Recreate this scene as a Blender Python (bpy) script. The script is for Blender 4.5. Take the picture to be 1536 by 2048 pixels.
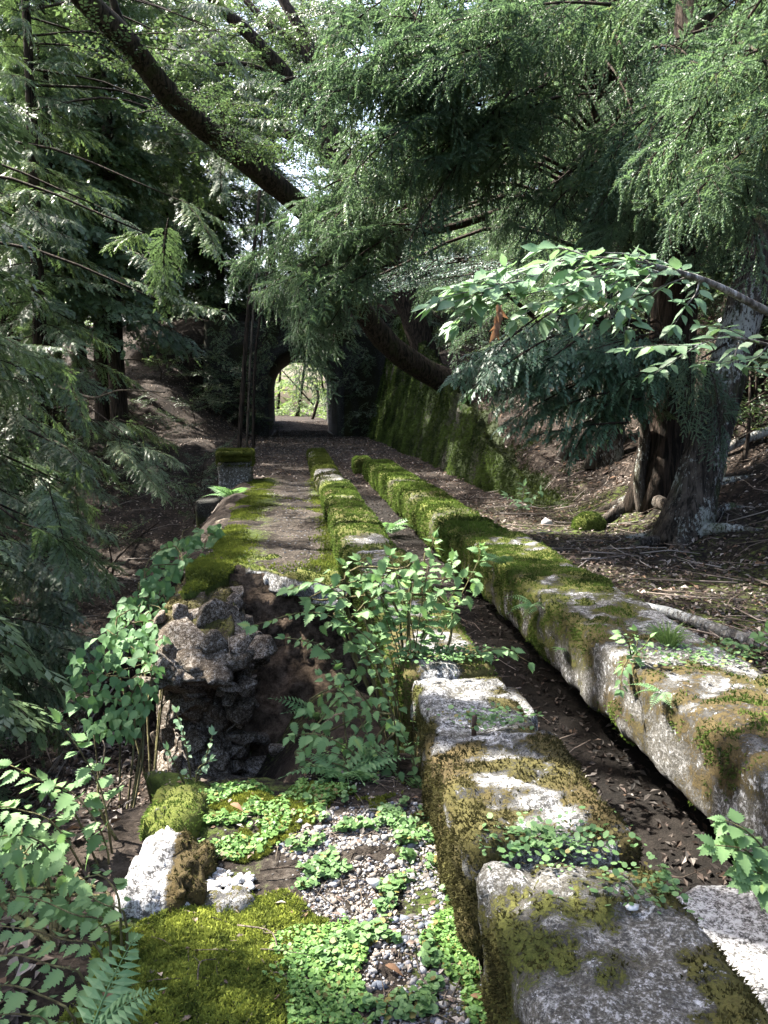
import bpy, math, random
import numpy as np
from mathutils import Vector, Matrix, Quaternion

# ------------------------------------------------------------------ scene reset
for o in list(bpy.data.objects):
    bpy.data.objects.remove(o)
SC = bpy.context.scene
COL = SC.collection

# ------------------------------------------------------------------ camera
FPX = 1658.0
PITCH = math.radians(7.35)
YAW = math.radians(6.08)
CAM = np.array([0.0, 0.0, 1.10])
cam_data = bpy.data.cameras.new('camera')
cam_data.sensor_fit = 'VERTICAL'
cam_data.sensor_height = 24.0
cam_data.lens = 24.0 * FPX / 2048.0
cam_data.clip_start = 0.05
cam_data.clip_end = 900
cam = bpy.data.objects.new('camera', cam_data)
cam.location = CAM
cam.rotation_euler = (math.radians(90) - PITCH, 0, -YAW)
COL.objects.link(cam)
SC.camera = cam

# ------------------------------------------------------------------ sky, sun, exposure
TO_SUN = Vector((-0.62, 0.36, 0.88)).normalized()
world = bpy.data.worlds.new('World')
SC.world = world
world.use_nodes = True
wn = world.node_tree
wn.nodes.clear()
sky = wn.nodes.new('ShaderNodeTexSky')
sky.sky_type = 'NISHITA'
sky.sun_disc = False
sky.sun_elevation = math.asin(TO_SUN.z)
sky.sun_rotation = math.atan2(TO_SUN.x, TO_SUN.y)
sky.air_density = 1.0
sky.dust_density = 5.0
sky.ozone_density = 1.0
bg = wn.nodes.new('ShaderNodeBackground')
bg.inputs[1].default_value = 0.125
wo = wn.nodes.new('ShaderNodeOutputWorld')
wn.links.new(sky.outputs[0], bg.inputs[0])
wn.links.new(bg.outputs[0], wo.inputs[0])

sun_data = bpy.data.lights.new('sun', 'SUN')
sun_data.energy = 5.0
sun_data.angle = math.radians(0.53)
sun_data.color = (1.0, 0.95, 0.86)
sun = bpy.data.objects.new('sun', sun_data)
sun.rotation_euler = TO_SUN.to_track_quat('Z', 'Y').to_euler()
sun.location = (-30, 20, 40)
COL.objects.link(sun)

SC.view_settings.view_transform = 'Standard'
SC.view_settings.look = 'None'
SC.view_settings.gamma = 1.0
SC.view_settings.use_curve_mapping = False
SC.view_settings.exposure = 2.70

SC.render.engine = 'CYCLES'
SC.cycles.max_bounces = 4
SC.cycles.diffuse_bounces = 2
SC.cycles.glossy_bounces = 2
SC.cycles.transmission_bounces = 3
SC.cycles.transparent_max_bounces = 4
SC.cycles.sample_clamp_indirect = 6.0

# ------------------------------------------------------------------ helpers: pixels and rays
_fh = np.array([math.sin(YAW), math.cos(YAW), 0.0])
_R = np.array([math.cos(YAW), -math.sin(YAW), 0.0])
_Z = np.array([0, 0, 1.0])
_F = _fh * math.cos(PITCH) - _Z * math.sin(PITCH)
_U = _fh * math.sin(PITCH) + _Z * math.cos(PITCH)


def ray(px, py):
    return _F + _R * (px - 768) / FPX - _U * (py - 1024) / FPX


def at(px, py, Y):
    """point on the pixel's ray at distance Y along the track"""
    d = ray(px, py)
    return CAM + d * (Y / d[1])


def onz(px, py, z):
    d = ray(px, py)
    return CAM + d * ((z - CAM[2]) / d[2])


# ------------------------------------------------------------------ helpers: noise
def _hash(ix, iy, iz, seed):
    h = (ix * 374761393 + iy * 668265263 + iz * 2147483647 + seed * 1274126177) & 0xFFFFFFFF
    h = ((h ^ (h >> 13)) * 1274126177) & 0xFFFFFFFF
    h = h ^ (h >> 16)
    h = (h * 2246822519) & 0xFFFFFFFF
    h = h ^ (h >> 15)
    return (h & 0xFFFFFF) / float(0xFFFFFF)


def vnoise(p, seed=0):
    p = np.asarray(p, float)
    i = np.floor(p).astype(np.int64)
    f = p - i
    f = f * f * (3 - 2 * f)
    r = 0
    for dx in (0, 1):
        wx = f[..., 0] if dx else 1 - f[..., 0]
        for dy in (0, 1):
            wy = f[..., 1] if dy else 1 - f[..., 1]
            for dz in (0, 1):
                wz = f[..., 2] if dz else 1 - f[..., 2]
                r = r + wx * wy * wz * _hash(i[..., 0] + dx, i[..., 1] + dy, i[..., 2] + dz, seed)
    return r


def fbm(p, octv=4, seed=0, gain=0.5):
    """about -1..1"""
    a, s, t = 1.0, 0.0, 0.0
    p = np.asarray(p, float)
    for k in range(octv):
        s = s + a * (vnoise(p * (2 ** k) + 17.3 * k, seed + k) * 2 - 1)
        t += a
        a *= gain
    return s / t


def worley(p, seed=0):
    """F1 distance and the id value of the nearest cell"""
    p = np.asarray(p, float)
    i = np.floor(p).astype(np.int64)
    best = np.full(p.shape[:-1], 9.0)
    cid = np.zeros(p.shape[:-1])
    for dx in (-1, 0, 1):
        for dy in (-1, 0, 1):
            for dz in (-1, 0, 1):
                c = i + np.array([dx, dy, dz])
                q = np.stack([c[..., k] + _hash(c[..., 0], c[..., 1], c[..., 2], seed + 11 * k + 1) for k in range(3)], -1)
                d = np.linalg.norm(p - q, axis=-1)
                m = d < best
                best = np.where(m, d, best)
                cid = np.where(m, _hash(c[..., 0], c[..., 1], c[..., 2], seed + 77), cid)
    return best, cid


def sst(a, b, x):
    t = np.clip((np.asarray(x, float) - a) / (b - a), 0, 1)
    return t * t * (3 - 2 * t)


def P3(x, y, z=0.0):
    x, y = np.broadcast_arrays(np.asarray(x, float), np.asarray(y, float))
    return np.stack([x, y, np.broadcast_to(np.asarray(z, float), x.shape)], -1)


def unit(v):
    v = np.asarray(v, float)
    return v / np.maximum(np.linalg.norm(v, axis=-1, keepdims=True), 1e-9)


# ------------------------------------------------------------------ helpers: objects
def mesh_np(name, V, F, mat=None, col=None, smooth=False, uv=None):
    V = np.ascontiguousarray(V, np.float32)
    F = np.ascontiguousarray(F, np.int32)
    me = bpy.data.meshes.new(name)
    n, (m, k) = len(V), F.shape
    me.vertices.add(n)
    me.vertices.foreach_set('co', V.ravel())
    me.loops.add(m * k)
    me.loops.foreach_set('vertex_index', F.ravel())
    me.polygons.add(m)
    me.polygons.foreach_set('loop_start', np.arange(0, m * k, k, dtype=np.int32))
    if smooth:
        me.polygons.foreach_set('use_smooth', np.ones(m, bool))
    if col is not None:
        a = me.attributes.new('Col', 'FLOAT_COLOR', 'POINT')
        c = np.ones((n, 4), np.float32)
        c[:, :col.shape[1]] = col
        a.data.foreach_set('color', c.ravel())
    if mat is not None:
        me.materials.append(mat)
    me.update(calc_edges=True)
    return me


def link(name, me, parent=None, loc=None, mtx=None):
    o = bpy.data.objects.new(name, me)
    COL.objects.link(o)
    if parent is not None:
        o.parent = parent
    if loc is not None:
        o.location = loc
    if mtx is not None:
        o.matrix_local = mtx
    return o


def empty(name, loc, label, cat, group=None):
    o = bpy.data.objects.new(name, None)
    o.empty_display_size = 0.1
    COL.objects.link(o)
    o.location = loc
    tag(o, label, cat, group)
    return o


def tag(o, label=None, cat=None, group=None, kind=None):
    if label:
        o['label'] = label
    if cat:
        o['category'] = cat
    if group:
        o['group'] = group
    if kind:
        o['kind'] = kind
    return o


def grid_faces(nu, nv, wrap_u=False):
    i = np.arange(nu if wrap_u else nu - 1)
    j = np.arange(nv - 1)
    I, J = np.meshgrid(i, j, indexing='ij')
    I2 = (I + 1) % nu
    return np.stack([I * nv + J, I2 * nv + J, I2 * nv + J + 1, I * nv + J + 1], -1).reshape(-1, 4)


def tube(path, radii, sides=8, rough=0.0, seed=0, ridges=0, flare=0.0):
    """closed tube along a polyline -> V, F(quads)"""
    path = np.asarray(path, float)
    radii = np.asarray(radii, float)
    n = len(path)
    t = np.zeros_like(path)
    t[1:-1] = path[2:] - path[:-2]
    t[0] = path[1] - path[0]
    t[-1] = path[-1] - path[-2]
    t = unit(t)
    ref = np.array([1.0, 0, 0]) if abs(t[0][0]) < 0.8 else np.array([0, 1.0, 0])
    a = unit(np.cross(t[0], ref))
    V = []
    ang = np.linspace(0, 2 * math.pi, sides, endpoint=False)
    for k in range(n):
        a = unit(a - t[k] * np.dot(a, t[k]))
        b = np.cross(t[k], a)
        r = radii[k] * np.ones(sides)
        if ridges:
            r = r * (1 + 0.06 * np.sin(ang * ridges + 3 * math.sin(k * 0.21)) * (1 + flare * 2.2 * math.exp(-k * 0.5)))
        ring = path[k] + np.outer(np.cos(ang) * r, a) + np.outer(np.sin(ang) * r, b)
        V.append(ring)
    V = np.array(V)
    if rough:
        q = V.reshape(-1, 3)
        d = fbm(q * np.array([9, 9, 1.6]), 3, seed) * rough
        nrm = unit(q - np.repeat(path, sides, 0))
        V = (q + nrm * d[:, None]).reshape(V.shape)
    V = V.reshape(-1, 3)
    i = np.arange(n - 1)[:, None] * sides
    j = np.arange(sides)[None, :]
    j2 = (j + 1) % sides
    F = np.stack([i + j, i + j2, i + sides + j2, i + sides + j], -1).reshape(-1, 4)
    # caps as degenerate-free fans of quads (sides even)
    caps = []
    for base in (0, (n - 1) * sides):
        for k in range(1, sides - 2, 2):
            q = [base, base + k, base + k + 1, base + k + 2]
            caps.append(q if base else q[::-1])
    return V, np.vstack([F, np.array(caps)])


def spline(pts, n):
    """Catmull-Rom through pts, n samples"""
    pts = np.asarray(pts, float)
    if len(pts) == 2:
        s = np.linspace(0, 1, n)[:, None]
        return pts[0] * (1 - s) + pts[1] * s
    P = np.vstack([2 * pts[0] - pts[1], pts, 2 * pts[-1] - pts[-2]])
    m = len(pts) - 1
    out = []
    for s in np.linspace(0, m - 1e-6, n):
        k = int(s)
        u = s - k
        p0, p1, p2, p3 = P[k], P[k + 1], P[k + 2], P[k + 3]
        out.append(0.5 * (2 * p1 + (p2 - p0) * u + (2 * p0 - 5 * p1 + 4 * p2 - p3) * u * u + (3 * p1 - p0 - 3 * p2 + p3) * u ** 3))
    return np.array(out)


# ------------------------------------------------------------------ materials
def new_mat(name):
    m = bpy.data.materials.new(name)
    m.use_nodes = True
    nt = m.node_tree
    nt.nodes.clear()
    out = nt.nodes.new('ShaderNodeOutputMaterial')
    return m, nt, out


class NT:
    """tiny node-tree writer"""
    def __init__(s, nt):
        s.nt = nt

    def n(s, t, **kw):
        nd = s.nt.nodes.new(t)
        for k, v in kw.items():
            setattr(nd, k, v)
        return nd

    def l(s, a, b):
        s.nt.links.new(a, b)

    def noise(s, scale, detail=4, rough=0.6, vec=None, dist=0.0):
        nd = s.n('ShaderNodeTexNoise')
        nd.inputs['Scale'].default_value = scale
        nd.inputs['Detail'].default_value = detail
        nd.inputs['Roughness'].default_value = rough
        nd.inputs['Distortion'].default_value = dist
        if vec is not None:
            s.l(vec, nd.inputs['Vector'])
        return nd.outputs['Fac']

    def ramp(s, fac, stops, interp='LINEAR'):
        nd = s.n('ShaderNodeValToRGB')
        nd.color_ramp.interpolation = interp
        els = nd.color_ramp.elements
        while len(els) < len(stops):
            els.new(0.5)
        for e, (p, c) in zip(els, stops):
            e.position = p
            e.color = (c[0], c[1], c[2], 1) if not isinstance(c, (int, float)) else (c, c, c, 1)
        s.l(fac, nd.inputs[0])
        return nd.outputs[0]

    def mix(s, fac, a, b, mode='MIX'):
        nd = s.n('ShaderNodeMix', data_type='RGBA', blend_type=mode)
        if isinstance(fac, (int, float)):
            nd.inputs[0].default_value = fac
        else:
            s.l(fac, nd.inputs[0])
        for sock, v in ((nd.inputs[6], a), (nd.inputs[7], b)):
            if isinstance(v, tuple):
                sock.default_value = (v[0], v[1], v[2], 1)
            else:
                s.l(v, sock)
        return nd.outputs[2]

    def math(s, op, a, b=None):
        nd = s.n('ShaderNodeMath', operation=op)
        nd.use_clamp = False
        for sock, v in ((nd.inputs[0], a), (nd.inputs[1], b)):
            if v is None:
                continue
            if isinstance(v, (int, float)):
                sock.default_value = v
            else:
                s.l(v, sock)
        return nd.outputs[0]

    def coords(s, scale=(1, 1, 1), kind='Object'):
        tc = s.n('ShaderNodeTexCoord')
        mp = s.n('ShaderNodeMapping')
        mp.inputs['Scale'].default_value = scale
        s.l(tc.outputs[kind], mp.inputs[0])
        return mp.outputs[0]

    def bump(s, h, strength=0.5, dist=0.02):
        nd = s.n('ShaderNodeBump')
        nd.inputs['Strength'].default_value = strength
        nd.inputs['Distance'].default_value = dist
        s.l(h, nd.inputs['Height'])
        return nd.outputs[0]

    def attr(s, name='Col'):
        nd = s.n('ShaderNodeAttribute', attribute_name=name)
        return nd

    def bsdf(s, color, rough=0.8, normal=None, spec=0.3):
        b = s.n('ShaderNodeBsdfPrincipled')
        if isinstance(color, tuple):
            b.inputs['Base Color'].default_value = (color[0], color[1], color[2], 1)
        else:
            s.l(color, b.inputs['Base Color'])
        if isinstance(rough, (int, float)):
            b.inputs['Roughness'].default_value = rough
        else:
            s.l(rough, b.inputs['Roughness'])
        b.inputs['Specular IOR Level'].default_value = spec
        if normal is not None:
            s.l(normal, b.inputs['Normal'])
        return b.outputs[0]


def leaf_mat(name, dark, light, trans=0.35, rough=0.45, spec=0.4, tint=(1.0, 1.15, 0.5), hue_by='attr'):
    """foliage: diffuse + gloss + light coming through; colour varies by leaf and by branch"""
    m, nt, out = new_mat(name)
    k = NT(nt)
    a = k.attr('Col')
    oi = k.n('ShaderNodeObjectInfo')
    r = k.math('ADD', k.math('MULTIPLY', a.outputs['Fac'], 0.55), k.math('MULTIPLY', oi.outputs['Random'], 0.5))
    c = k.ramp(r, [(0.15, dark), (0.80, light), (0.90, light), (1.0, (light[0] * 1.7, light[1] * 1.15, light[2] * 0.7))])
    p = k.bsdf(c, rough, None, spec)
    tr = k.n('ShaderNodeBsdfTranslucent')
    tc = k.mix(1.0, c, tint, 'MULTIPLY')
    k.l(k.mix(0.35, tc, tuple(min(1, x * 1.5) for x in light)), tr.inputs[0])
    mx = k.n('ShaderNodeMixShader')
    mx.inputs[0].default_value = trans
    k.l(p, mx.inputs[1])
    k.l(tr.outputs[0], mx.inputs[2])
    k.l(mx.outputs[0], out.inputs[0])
    return m


def attr_mat(name, rough=0.85, spec=0.2, bump_scale=None, trans=0.0):
    """colour straight from the mesh's own colour attribute (gravel, litter, moss leaves)"""
    m, nt, out = new_mat(name)
    k = NT(nt)
    a = k.attr('Col')
    nrm = None
    if bump_scale:
        nrm = k.bump(k.noise(bump_scale, 3), 0.4, 0.01)
    p = k.bsdf(a.outputs['Color'], rough, nrm, spec)
    if trans:
        tr = k.n('ShaderNodeBsdfTranslucent')
        k.l(a.outputs['Color'], tr.inputs[0])
        mx = k.n('ShaderNodeMixShader')
        mx.inputs[0].default_value = trans
        k.l(p, mx.inputs[1])
        k.l(tr.outputs[0], mx.inputs[2])
        p = mx.outputs[0]
    k.l(p, out.inputs[0])
    return m


def bark_mat(name, dark, mid, lichen=None, lich_amt=0.5, moss=None, scale=1.0):
    m, nt, out = new_mat(name)
    k = NT(nt)
    v = k.coords((14 * scale, 14 * scale, 1.5 * scale))
    n1 = k.noise(1.6, 5, 0.65, v, 0.4)
    c = k.ramp(n1, [(0.41, dark), (0.59, mid)])
    v2 = k.coords((1, 1, 0.5))
    h = n1
    if lichen:
        n2 = k.noise(38, 5, 0.75, v2)
        n3 = k.noise(2.6, 2, 0.5, v2)
        f = k.ramp(k.math('ADD', k.math('MULTIPLY', n2, 0.7), k.math('MULTIPLY', n3, 0.6)), [(0.74 - 0.16 * lich_amt, 0.0), (0.80 - 0.16 * lich_amt, 1.0)])
        c = k.mix(f, c, lichen)
    if moss:
        n4 = k.noise(3.5, 4, 0.6, v2)
        f2 = k.ramp(n4, [(0.52, 0.0), (0.66, 1.0)])
        c = k.mix(k.math('MULTIPLY', f2, 0.7), c, moss)
    nb = k.bump(h, 0.9, 0.05)
    k.l(k.bsdf(c, 0.92, nb, 0.15), out.inputs[0])
    return m


def concrete_mat(name, base=(0.20, 0.195, 0.185), pale=(0.46, 0.46, 0.47), dark=(0.035, 0.032, 0.026), stain=0.5, brown=(0.075, 0.055, 0.022), green=(0.105, 0.125, 0.022)):
    """weathered concrete: pale lichen, black algae, rust-brown film; attribute Col.r = moss cover, Col.g = darkness, Col.b = yellowness"""
    m, nt, out = new_mat(name)
    k = NT(nt)
    v = k.coords()
    sep = k.n('ShaderNodeSeparateColor')
    k.l(k.attr('Col').outputs['Color'], sep.inputs[0])
    n1 = k.noise(42, 6, 0.75, v)
    n2 = k.noise(9, 5, 0.7, v, 0.3)
    n3 = k.noise(2.5, 3, 0.5, v)
    nf = k.noise(150, 4, 0.75, v)
    nm = k.math('ADD', k.math('MULTIPLY', n1, 0.55), k.math('MULTIPLY', nf, 0.45))
    c = k.ramp(nm, [(0.445, tuple(x * 0.16 for x in base)), (0.485, tuple(x * 0.55 for x in base)), (0.515, base), (0.565, pale)])
    # black algae patches with ragged edges
    fd = k.ramp(k.math('ADD', k.math('MULTIPLY', n2, 0.62), k.math('ADD', k.math('MULTIPLY', nm, 0.55), k.math('MULTIPLY', sep.outputs[1], 0.40))), [(0.685, 0.0), (0.72, 1.0)])
    n6 = k.noise(85, 5, 0.8, v)
    fd = k.math('MULTIPLY', fd, k.ramp(n6, [(0.46, 1.0), (0.54, 0.45)]))
    c = k.mix(k.math('MULTIPLY', fd, 0.95), c, k.ramp(nf, [(0.4, dark), (0.62, tuple(x * 2.4 for x in dark))]))
    # crusts of white lichen
    fl = k.ramp(k.math('ADD', k.math('MULTIPLY', k.noise(26, 5, 0.8, v), 0.8), k.math('MULTIPLY', n3, 0.2)), [(0.555, 0.0), (0.60, 0.8)])
    c = k.mix(fl, c, pale)
    # moss film
    n5 = k.noise(120, 3, 0.6, v)
    gm = k.ramp(k.math('ADD', k.math('MULTIPLY', n5, 0.5), k.math('MULTIPLY', n2, 0.5)), [(0.35, tuple(x * 0.45 for x in brown)), (0.62, brown)])
    gm2 = k.ramp(k.math('ADD', k.math('MULTIPLY', n5, 0.5), k.math('MULTIPLY', n3, 0.5)), [(0.35, tuple(x * 0.4 for x in green)), (0.65, green)])
    mossc = k.mix(sep.outputs[2], gm, gm2)
    fm = k.ramp(k.math('ADD', sep.outputs[0], k.math('MULTIPLY', k.math('SUBTRACT', nm, 0.5), 2.0)), [(0.43, 0.0), (0.52, 1.0)])
    c = k.mix(fm, c, mossc)
    h = k.math('ADD', k.math('MULTIPLY', n1, 0.6), k.math('ADD', n2, k.math('MULTIPLY', fm, 0.5)))
    nb = k.bump(h, 0.8, 0.02)
    k.l(k.bsdf(c, 0.93, nb, 0.2), out.inputs[0])
    return m


def soil_mat(name, dark, mid, pale, scale=18):
    m, nt, out = new_mat(name)
    k = NT(nt)
    v = k.coords()
    n1 = k.noise(scale, 6, 0.75, v)
    n2 = k.noise(scale * 0.13, 3, 0.5, v)
    c = k.ramp(k.math('ADD', k.math('MULTIPLY', n1, 0.7), k.math('MULTIPLY', n2, 0.3)), [(0.42, dark), (0.51, mid), (0.62, pale)])
    sep = k.n('ShaderNodeSeparateColor')
    k.l(k.attr('Col').outputs['Color'], sep.inputs[0])
    g = k.ramp(n1, [(0.3, (0.022, 0.035, 0.008)), (0.7, (0.075, 0.10, 0.02))])
    f = k.ramp(k.math('ADD', sep.outputs[0], k.math('MULTIPLY', k.math('SUBTRACT', n1, 0.5), 1.2)), [(0.42, 0.0), (0.6, 1.0)])
    c = k.mix(f, c, g)
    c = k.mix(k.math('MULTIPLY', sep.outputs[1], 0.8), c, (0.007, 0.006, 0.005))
    k.l(k.bsdf(c, 0.95, k.bump(n1, 0.9, 0.03), 0.15), out.inputs[0])
    return m


M = {}
M['soil'] = soil_mat('forest_soil', (0.007, 0.005, 0.004), (0.022, 0.016, 0.012), (0.060, 0.047, 0.038))
M['path'] = soil_mat('path_gravel_soil', (0.012, 0.009, 0.007), (0.034, 0.027, 0.021), (0.085, 0.072, 0.060), 30)
M['dirt'] = soil_mat('crater_dirt', (0.020, 0.014, 0.009), (0.060, 0.042, 0.028), (0.13, 0.095, 0.07), 14)
M['concrete'] = concrete_mat('mossy_concrete')
M['concrete_dark'] = concrete_mat('shade_dark_concrete', base=(0.05, 0.05, 0.045), pale=(0.12, 0.12, 0.11), dark=(0.015, 0.014, 0.012), brown=(0.03, 0.026, 0.012), green=(0.05, 0.065, 0.015))  # darker copy of the concrete; the tunnel mouth's deep shade is in its colour
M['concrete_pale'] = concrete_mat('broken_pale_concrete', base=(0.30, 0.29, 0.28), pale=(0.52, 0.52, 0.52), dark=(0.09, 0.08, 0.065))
M['rubble'] = concrete_mat('rubble_concrete', base=(0.120, 0.092, 0.066), pale=(0.30, 0.275, 0.25), dark=(0.030, 0.022, 0.015))
M['wallmoss'] = concrete_mat('moss_covered_wall', base=(0.05, 0.05, 0.04), pale=(0.11, 0.11, 0.09), brown=(0.018, 0.024, 0.008), green=(0.034, 0.055, 0.013))
M['attr'] = attr_mat('loose_pieces', 0.9, 0.2)
M['gravel'] = attr_mat('gravel_stone', 0.9, 0.25, 60)
M['litter'] = attr_mat('dead_leaves', 0.75, 0.3, None, 0.15)
M['moss'] = attr_mat('moss_tufts', 0.95, 0.1, None, 0.30)
M['clover'] = attr_mat('ground_cover_leaves', 0.55, 0.35, None, 0.35)
M['bark_cedar'] = bark_mat('cedar_bark', (0.014, 0.012, 0.010), (0.080, 0.066, 0.054), (0.27, 0.285, 0.265), 0.36, (0.045, 0.06, 0.02))
M['bark_dark'] = bark_mat('dark_bark', (0.010, 0.008, 0.006), (0.05, 0.036, 0.027))
M['bark_leaning'] = bark_mat('leaning_bark', (0.010, 0.008, 0.006), (0.052, 0.038, 0.028), None, 0.4, (0.03, 0.035, 0.012))
M['bark_grey'] = bark_mat('grey_bark', (0.06, 0.055, 0.048), (0.20, 0.19, 0.17), (0.36, 0.37, 0.36), 0.5)
M['twig'] = bark_mat('twig_bark', (0.05, 0.04, 0.03), (0.16, 0.13, 0.10))
M['stem'] = bark_mat('plant_stem', (0.06, 0.05, 0.025), (0.14, 0.13, 0.06))
M['sugi'] = leaf_mat('cedar_needles', (0.046, 0.086, 0.054), (0.135, 0.205, 0.120), 0.32, 0.45, 0.4)
M['hinoki'] = leaf_mat('cypress_sprays', (0.034, 0.064, 0.034), (0.125, 0.185, 0.085), 0.30, 0.42, 0.5)
M['fir'] = leaf_mat('dark_fir_sprays', (0.042, 0.088, 0.054), (0.105, 0.19, 0.110), 0.25, 0.4, 0.5)
M['broad'] = leaf_mat('beech_leaf', (0.065, 0.130, 0.075), (0.175, 0.275, 0.155), 0.38, 0.5, 0.3)
M['nettle'] = leaf_mat('nettle_leaf', (0.075, 0.145, 0.062), (0.15, 0.25, 0.10), 0.35, 0.6, 0.22)
M['vine'] = leaf_mat('vine_leaf', (0.050, 0.12, 0.055), (0.12, 0.22, 0.09), 0.35, 0.6, 0.22)
M['canopy'] = leaf_mat('canopy_leaf', (0.028, 0.055, 0.032), (0.085, 0.125, 0.060), 0.35, 0.4, 0.5)
M['maple'] = leaf_mat('blue_green_leaf', (0.05, 0.085, 0.075), (0.095, 0.15, 0.12), 0.3, 0.4, 0.5)
M['sunny'] = leaf_mat('light_green_leaf', (0.07, 0.13, 0.04), (0.16, 0.23, 0.07), 0.5, 0.45, 0.4)
M['fern'] = leaf_mat('fern_frond', (0.08, 0.17, 0.07), (0.16, 0.27, 0.12), 0.35, 0.5, 0.35)
M['grass'] = leaf_mat('grass_blade', (0.10, 0.17, 0.05), (0.18, 0.26, 0.09), 0.35, 0.5, 0.3)
M['deadleaf'] = leaf_mat('hanging_dead_leaf', (0.10, 0.055, 0.03), (0.22, 0.13, 0.075), 0.25, 0.7, 0.2, (1.0, 0.8, 0.6))
m_, nt_, out_ = new_mat('rusty_iron')
k_ = NT(nt_)
k_.l(k_.bsdf(k_.ramp(k_.noise(60, 4), [(0.35, (0.02, 0.014, 0.011)), (0.7, (0.085, 0.045, 0.028))]), 0.8), out_.inputs[0])
M['rust'] = m_

# ------------------------------------------------------------------ terrain
TUN_X, TUN_R, TUN_Y0, TUN_Y1 = 0.35, 1.55, 38.0, 50.0
SPRING = 2.07
HW_Y = [9.5, 11, 13, 17, 24, 35, 38]
HW_Z = [-0.30, -0.20, 0.12, 0.78, 1.75, 3.4, 3.8]


def hill_top(y):
    return np.interp(y, [36, 38, 42, 46, 50, 55], [4.4, 4.6, 6.3, 6.8, 5.0, 2.0])


def terrain(x, y, detail=True):
    x, y = np.broadcast_arrays(np.asarray(x, float), np.asarray(y, float))
    bed = np.interp(y, [0, 20, 38, 50, 140], [-0.32, -0.32, -0.30, 0.18, 0.4])
    near = 1 - sst(5.5, 8.0, y)
    u = -(x + 0.88) + 0.24 * near
    zf = np.interp(y, [-30, 0, 12, 18, 25, 30, 38, 45, 60, 140], [-3.8, -3.5, -3.4, -3.0, -1.7, 0.2, 3.0, 5.5, 4.0, -2])
    zf = zf - 0.32 * np.clip(u - 8, 0, 60) * (1 - 0.5 * sst(30, 45, y))
    steep = sst(20, 27, y)
    w = np.where(zf < bed, sst(0.0, 2.3, u), sst(0.5, 5.0, u))
    z = bed + (zf - bed) * w
    # collapsed pocket beside the left beam
    cm = sst(2.98, 3.25, y + 0.10 * np.sin(x * 7)) * (1 - sst(7.0, 7.35, y)) * (1 - sst(0.86, 0.98, x))
    zc = -1.75 + 1.15 * sst(-0.45, 0.25, x) * (1 - 0.55 * sst(4.2, 6.2, y)) + 0.25 * sst(3.9, 3.2, y)
    z = z * (1 - cm) + np.minimum(z, zc) * cm
    # trench between the two beams
    tz = np.interp(y, [0, 6, 12, 18, 24], [-0.66, -0.62, -0.48, -0.36, -0.32])
    tm = sst(0.80, 0.92, x) * (1 - sst(1.80, 1.94, x)) * (1 - sst(22, 26, y))
    z = z * (1 - tm) + np.minimum(z, tz) * tm
    # strip right of the right beam and the hillside
    rz = np.interp(y, [0, 7, 13, 20], [-0.13, -0.16, -0.34, -0.32])
    rm = sst(1.90, 2.02, x)
    z = z * (1 - rm) + rz * rm
    v = x - 3.05
    hw = np.interp(y, HW_Y, HW_Z)
    wallm = sst(10.0, 11.5, y) * (1 - sst(50, 54, y))
    hh = np.clip(hw - rz, 0, 6)
    s0 = 0.50 + 0.27 * hh
    foot = rz + (hw - rz) * wallm * np.clip((v - s0) / 0.35, 0, 1)
    v2 = v - wallm * (s0 + 0.1)
    slope = 0.42 * np.clip(v2 - 0.35, 0, 2.4) + 1.05 * np.clip(v2 - 2.75, 0, 22) + 0.35 * np.clip(v - 24.75, 0, 200)
    z = np.where(v > 0, foot + slope, z)
    # the spur the tunnel goes through
    hm = sst(37.9, 38.5, y) * (1 - sst(49.4, 50.0, y))
    hz = hill_top(y) + 0.02 * (x - 0.35) ** 2 * np.sign(x - .35) - 0.2 * np.clip(-x - 6, 0, 30)
    z = z * (1 - hm) + np.maximum(z, hz) * hm
    slot = (np.abs(x - TUN_X) < 1.85) & (y > 37.5) & (y < 50.5)
    z = np.where(slot, -0.34 + 0.5 * sst(47.5, 50, y), z)
    if detail:
        off = np.where((np.abs(x - TUN_X) < 1.9) & (y > 36), 0.25, 1.0)
        p = P3(x, y)
        corr = sst(-1.0, -0.4, x) * (1 - sst(2.9, 3.4, x))
        z = z + off * (fbm(p * 3.0, 4, 5) * (0.10 - 0.075 * corr) + fbm(p * 0.35, 3, 9) * 0.45 * (1 - corr) * sst(0.2, 3, np.where(x < 0, u, v)))
    return z


def hit(px, py, ymax=90.0):
    """first point where a pixel's ray meets the ground"""
    d = ray(px, py)
    s = np.linspace(1.0, ymax, 2500) / d[1]
    q = CAM + d * s[:, None]
    below = q[:, 2] < terrain(q[:, 0], q[:, 1])
    k = int(np.argmax(below)) if below.any() else len(s) - 1
    return q[k]


def gz(x, y):
    return float(terrain(np.array(x), np.array(y)))


def ground_normal(x, y, e=0.05):
    zx = (terrain(x + e, y) - terrain(x - e, y)) / (2 * e)
    zy = (terrain(x, y + e) - terrain(x, y - e)) / (2 * e)
    return unit(np.stack([-zx, -zy, np.ones_like(zx)], -1))


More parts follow.
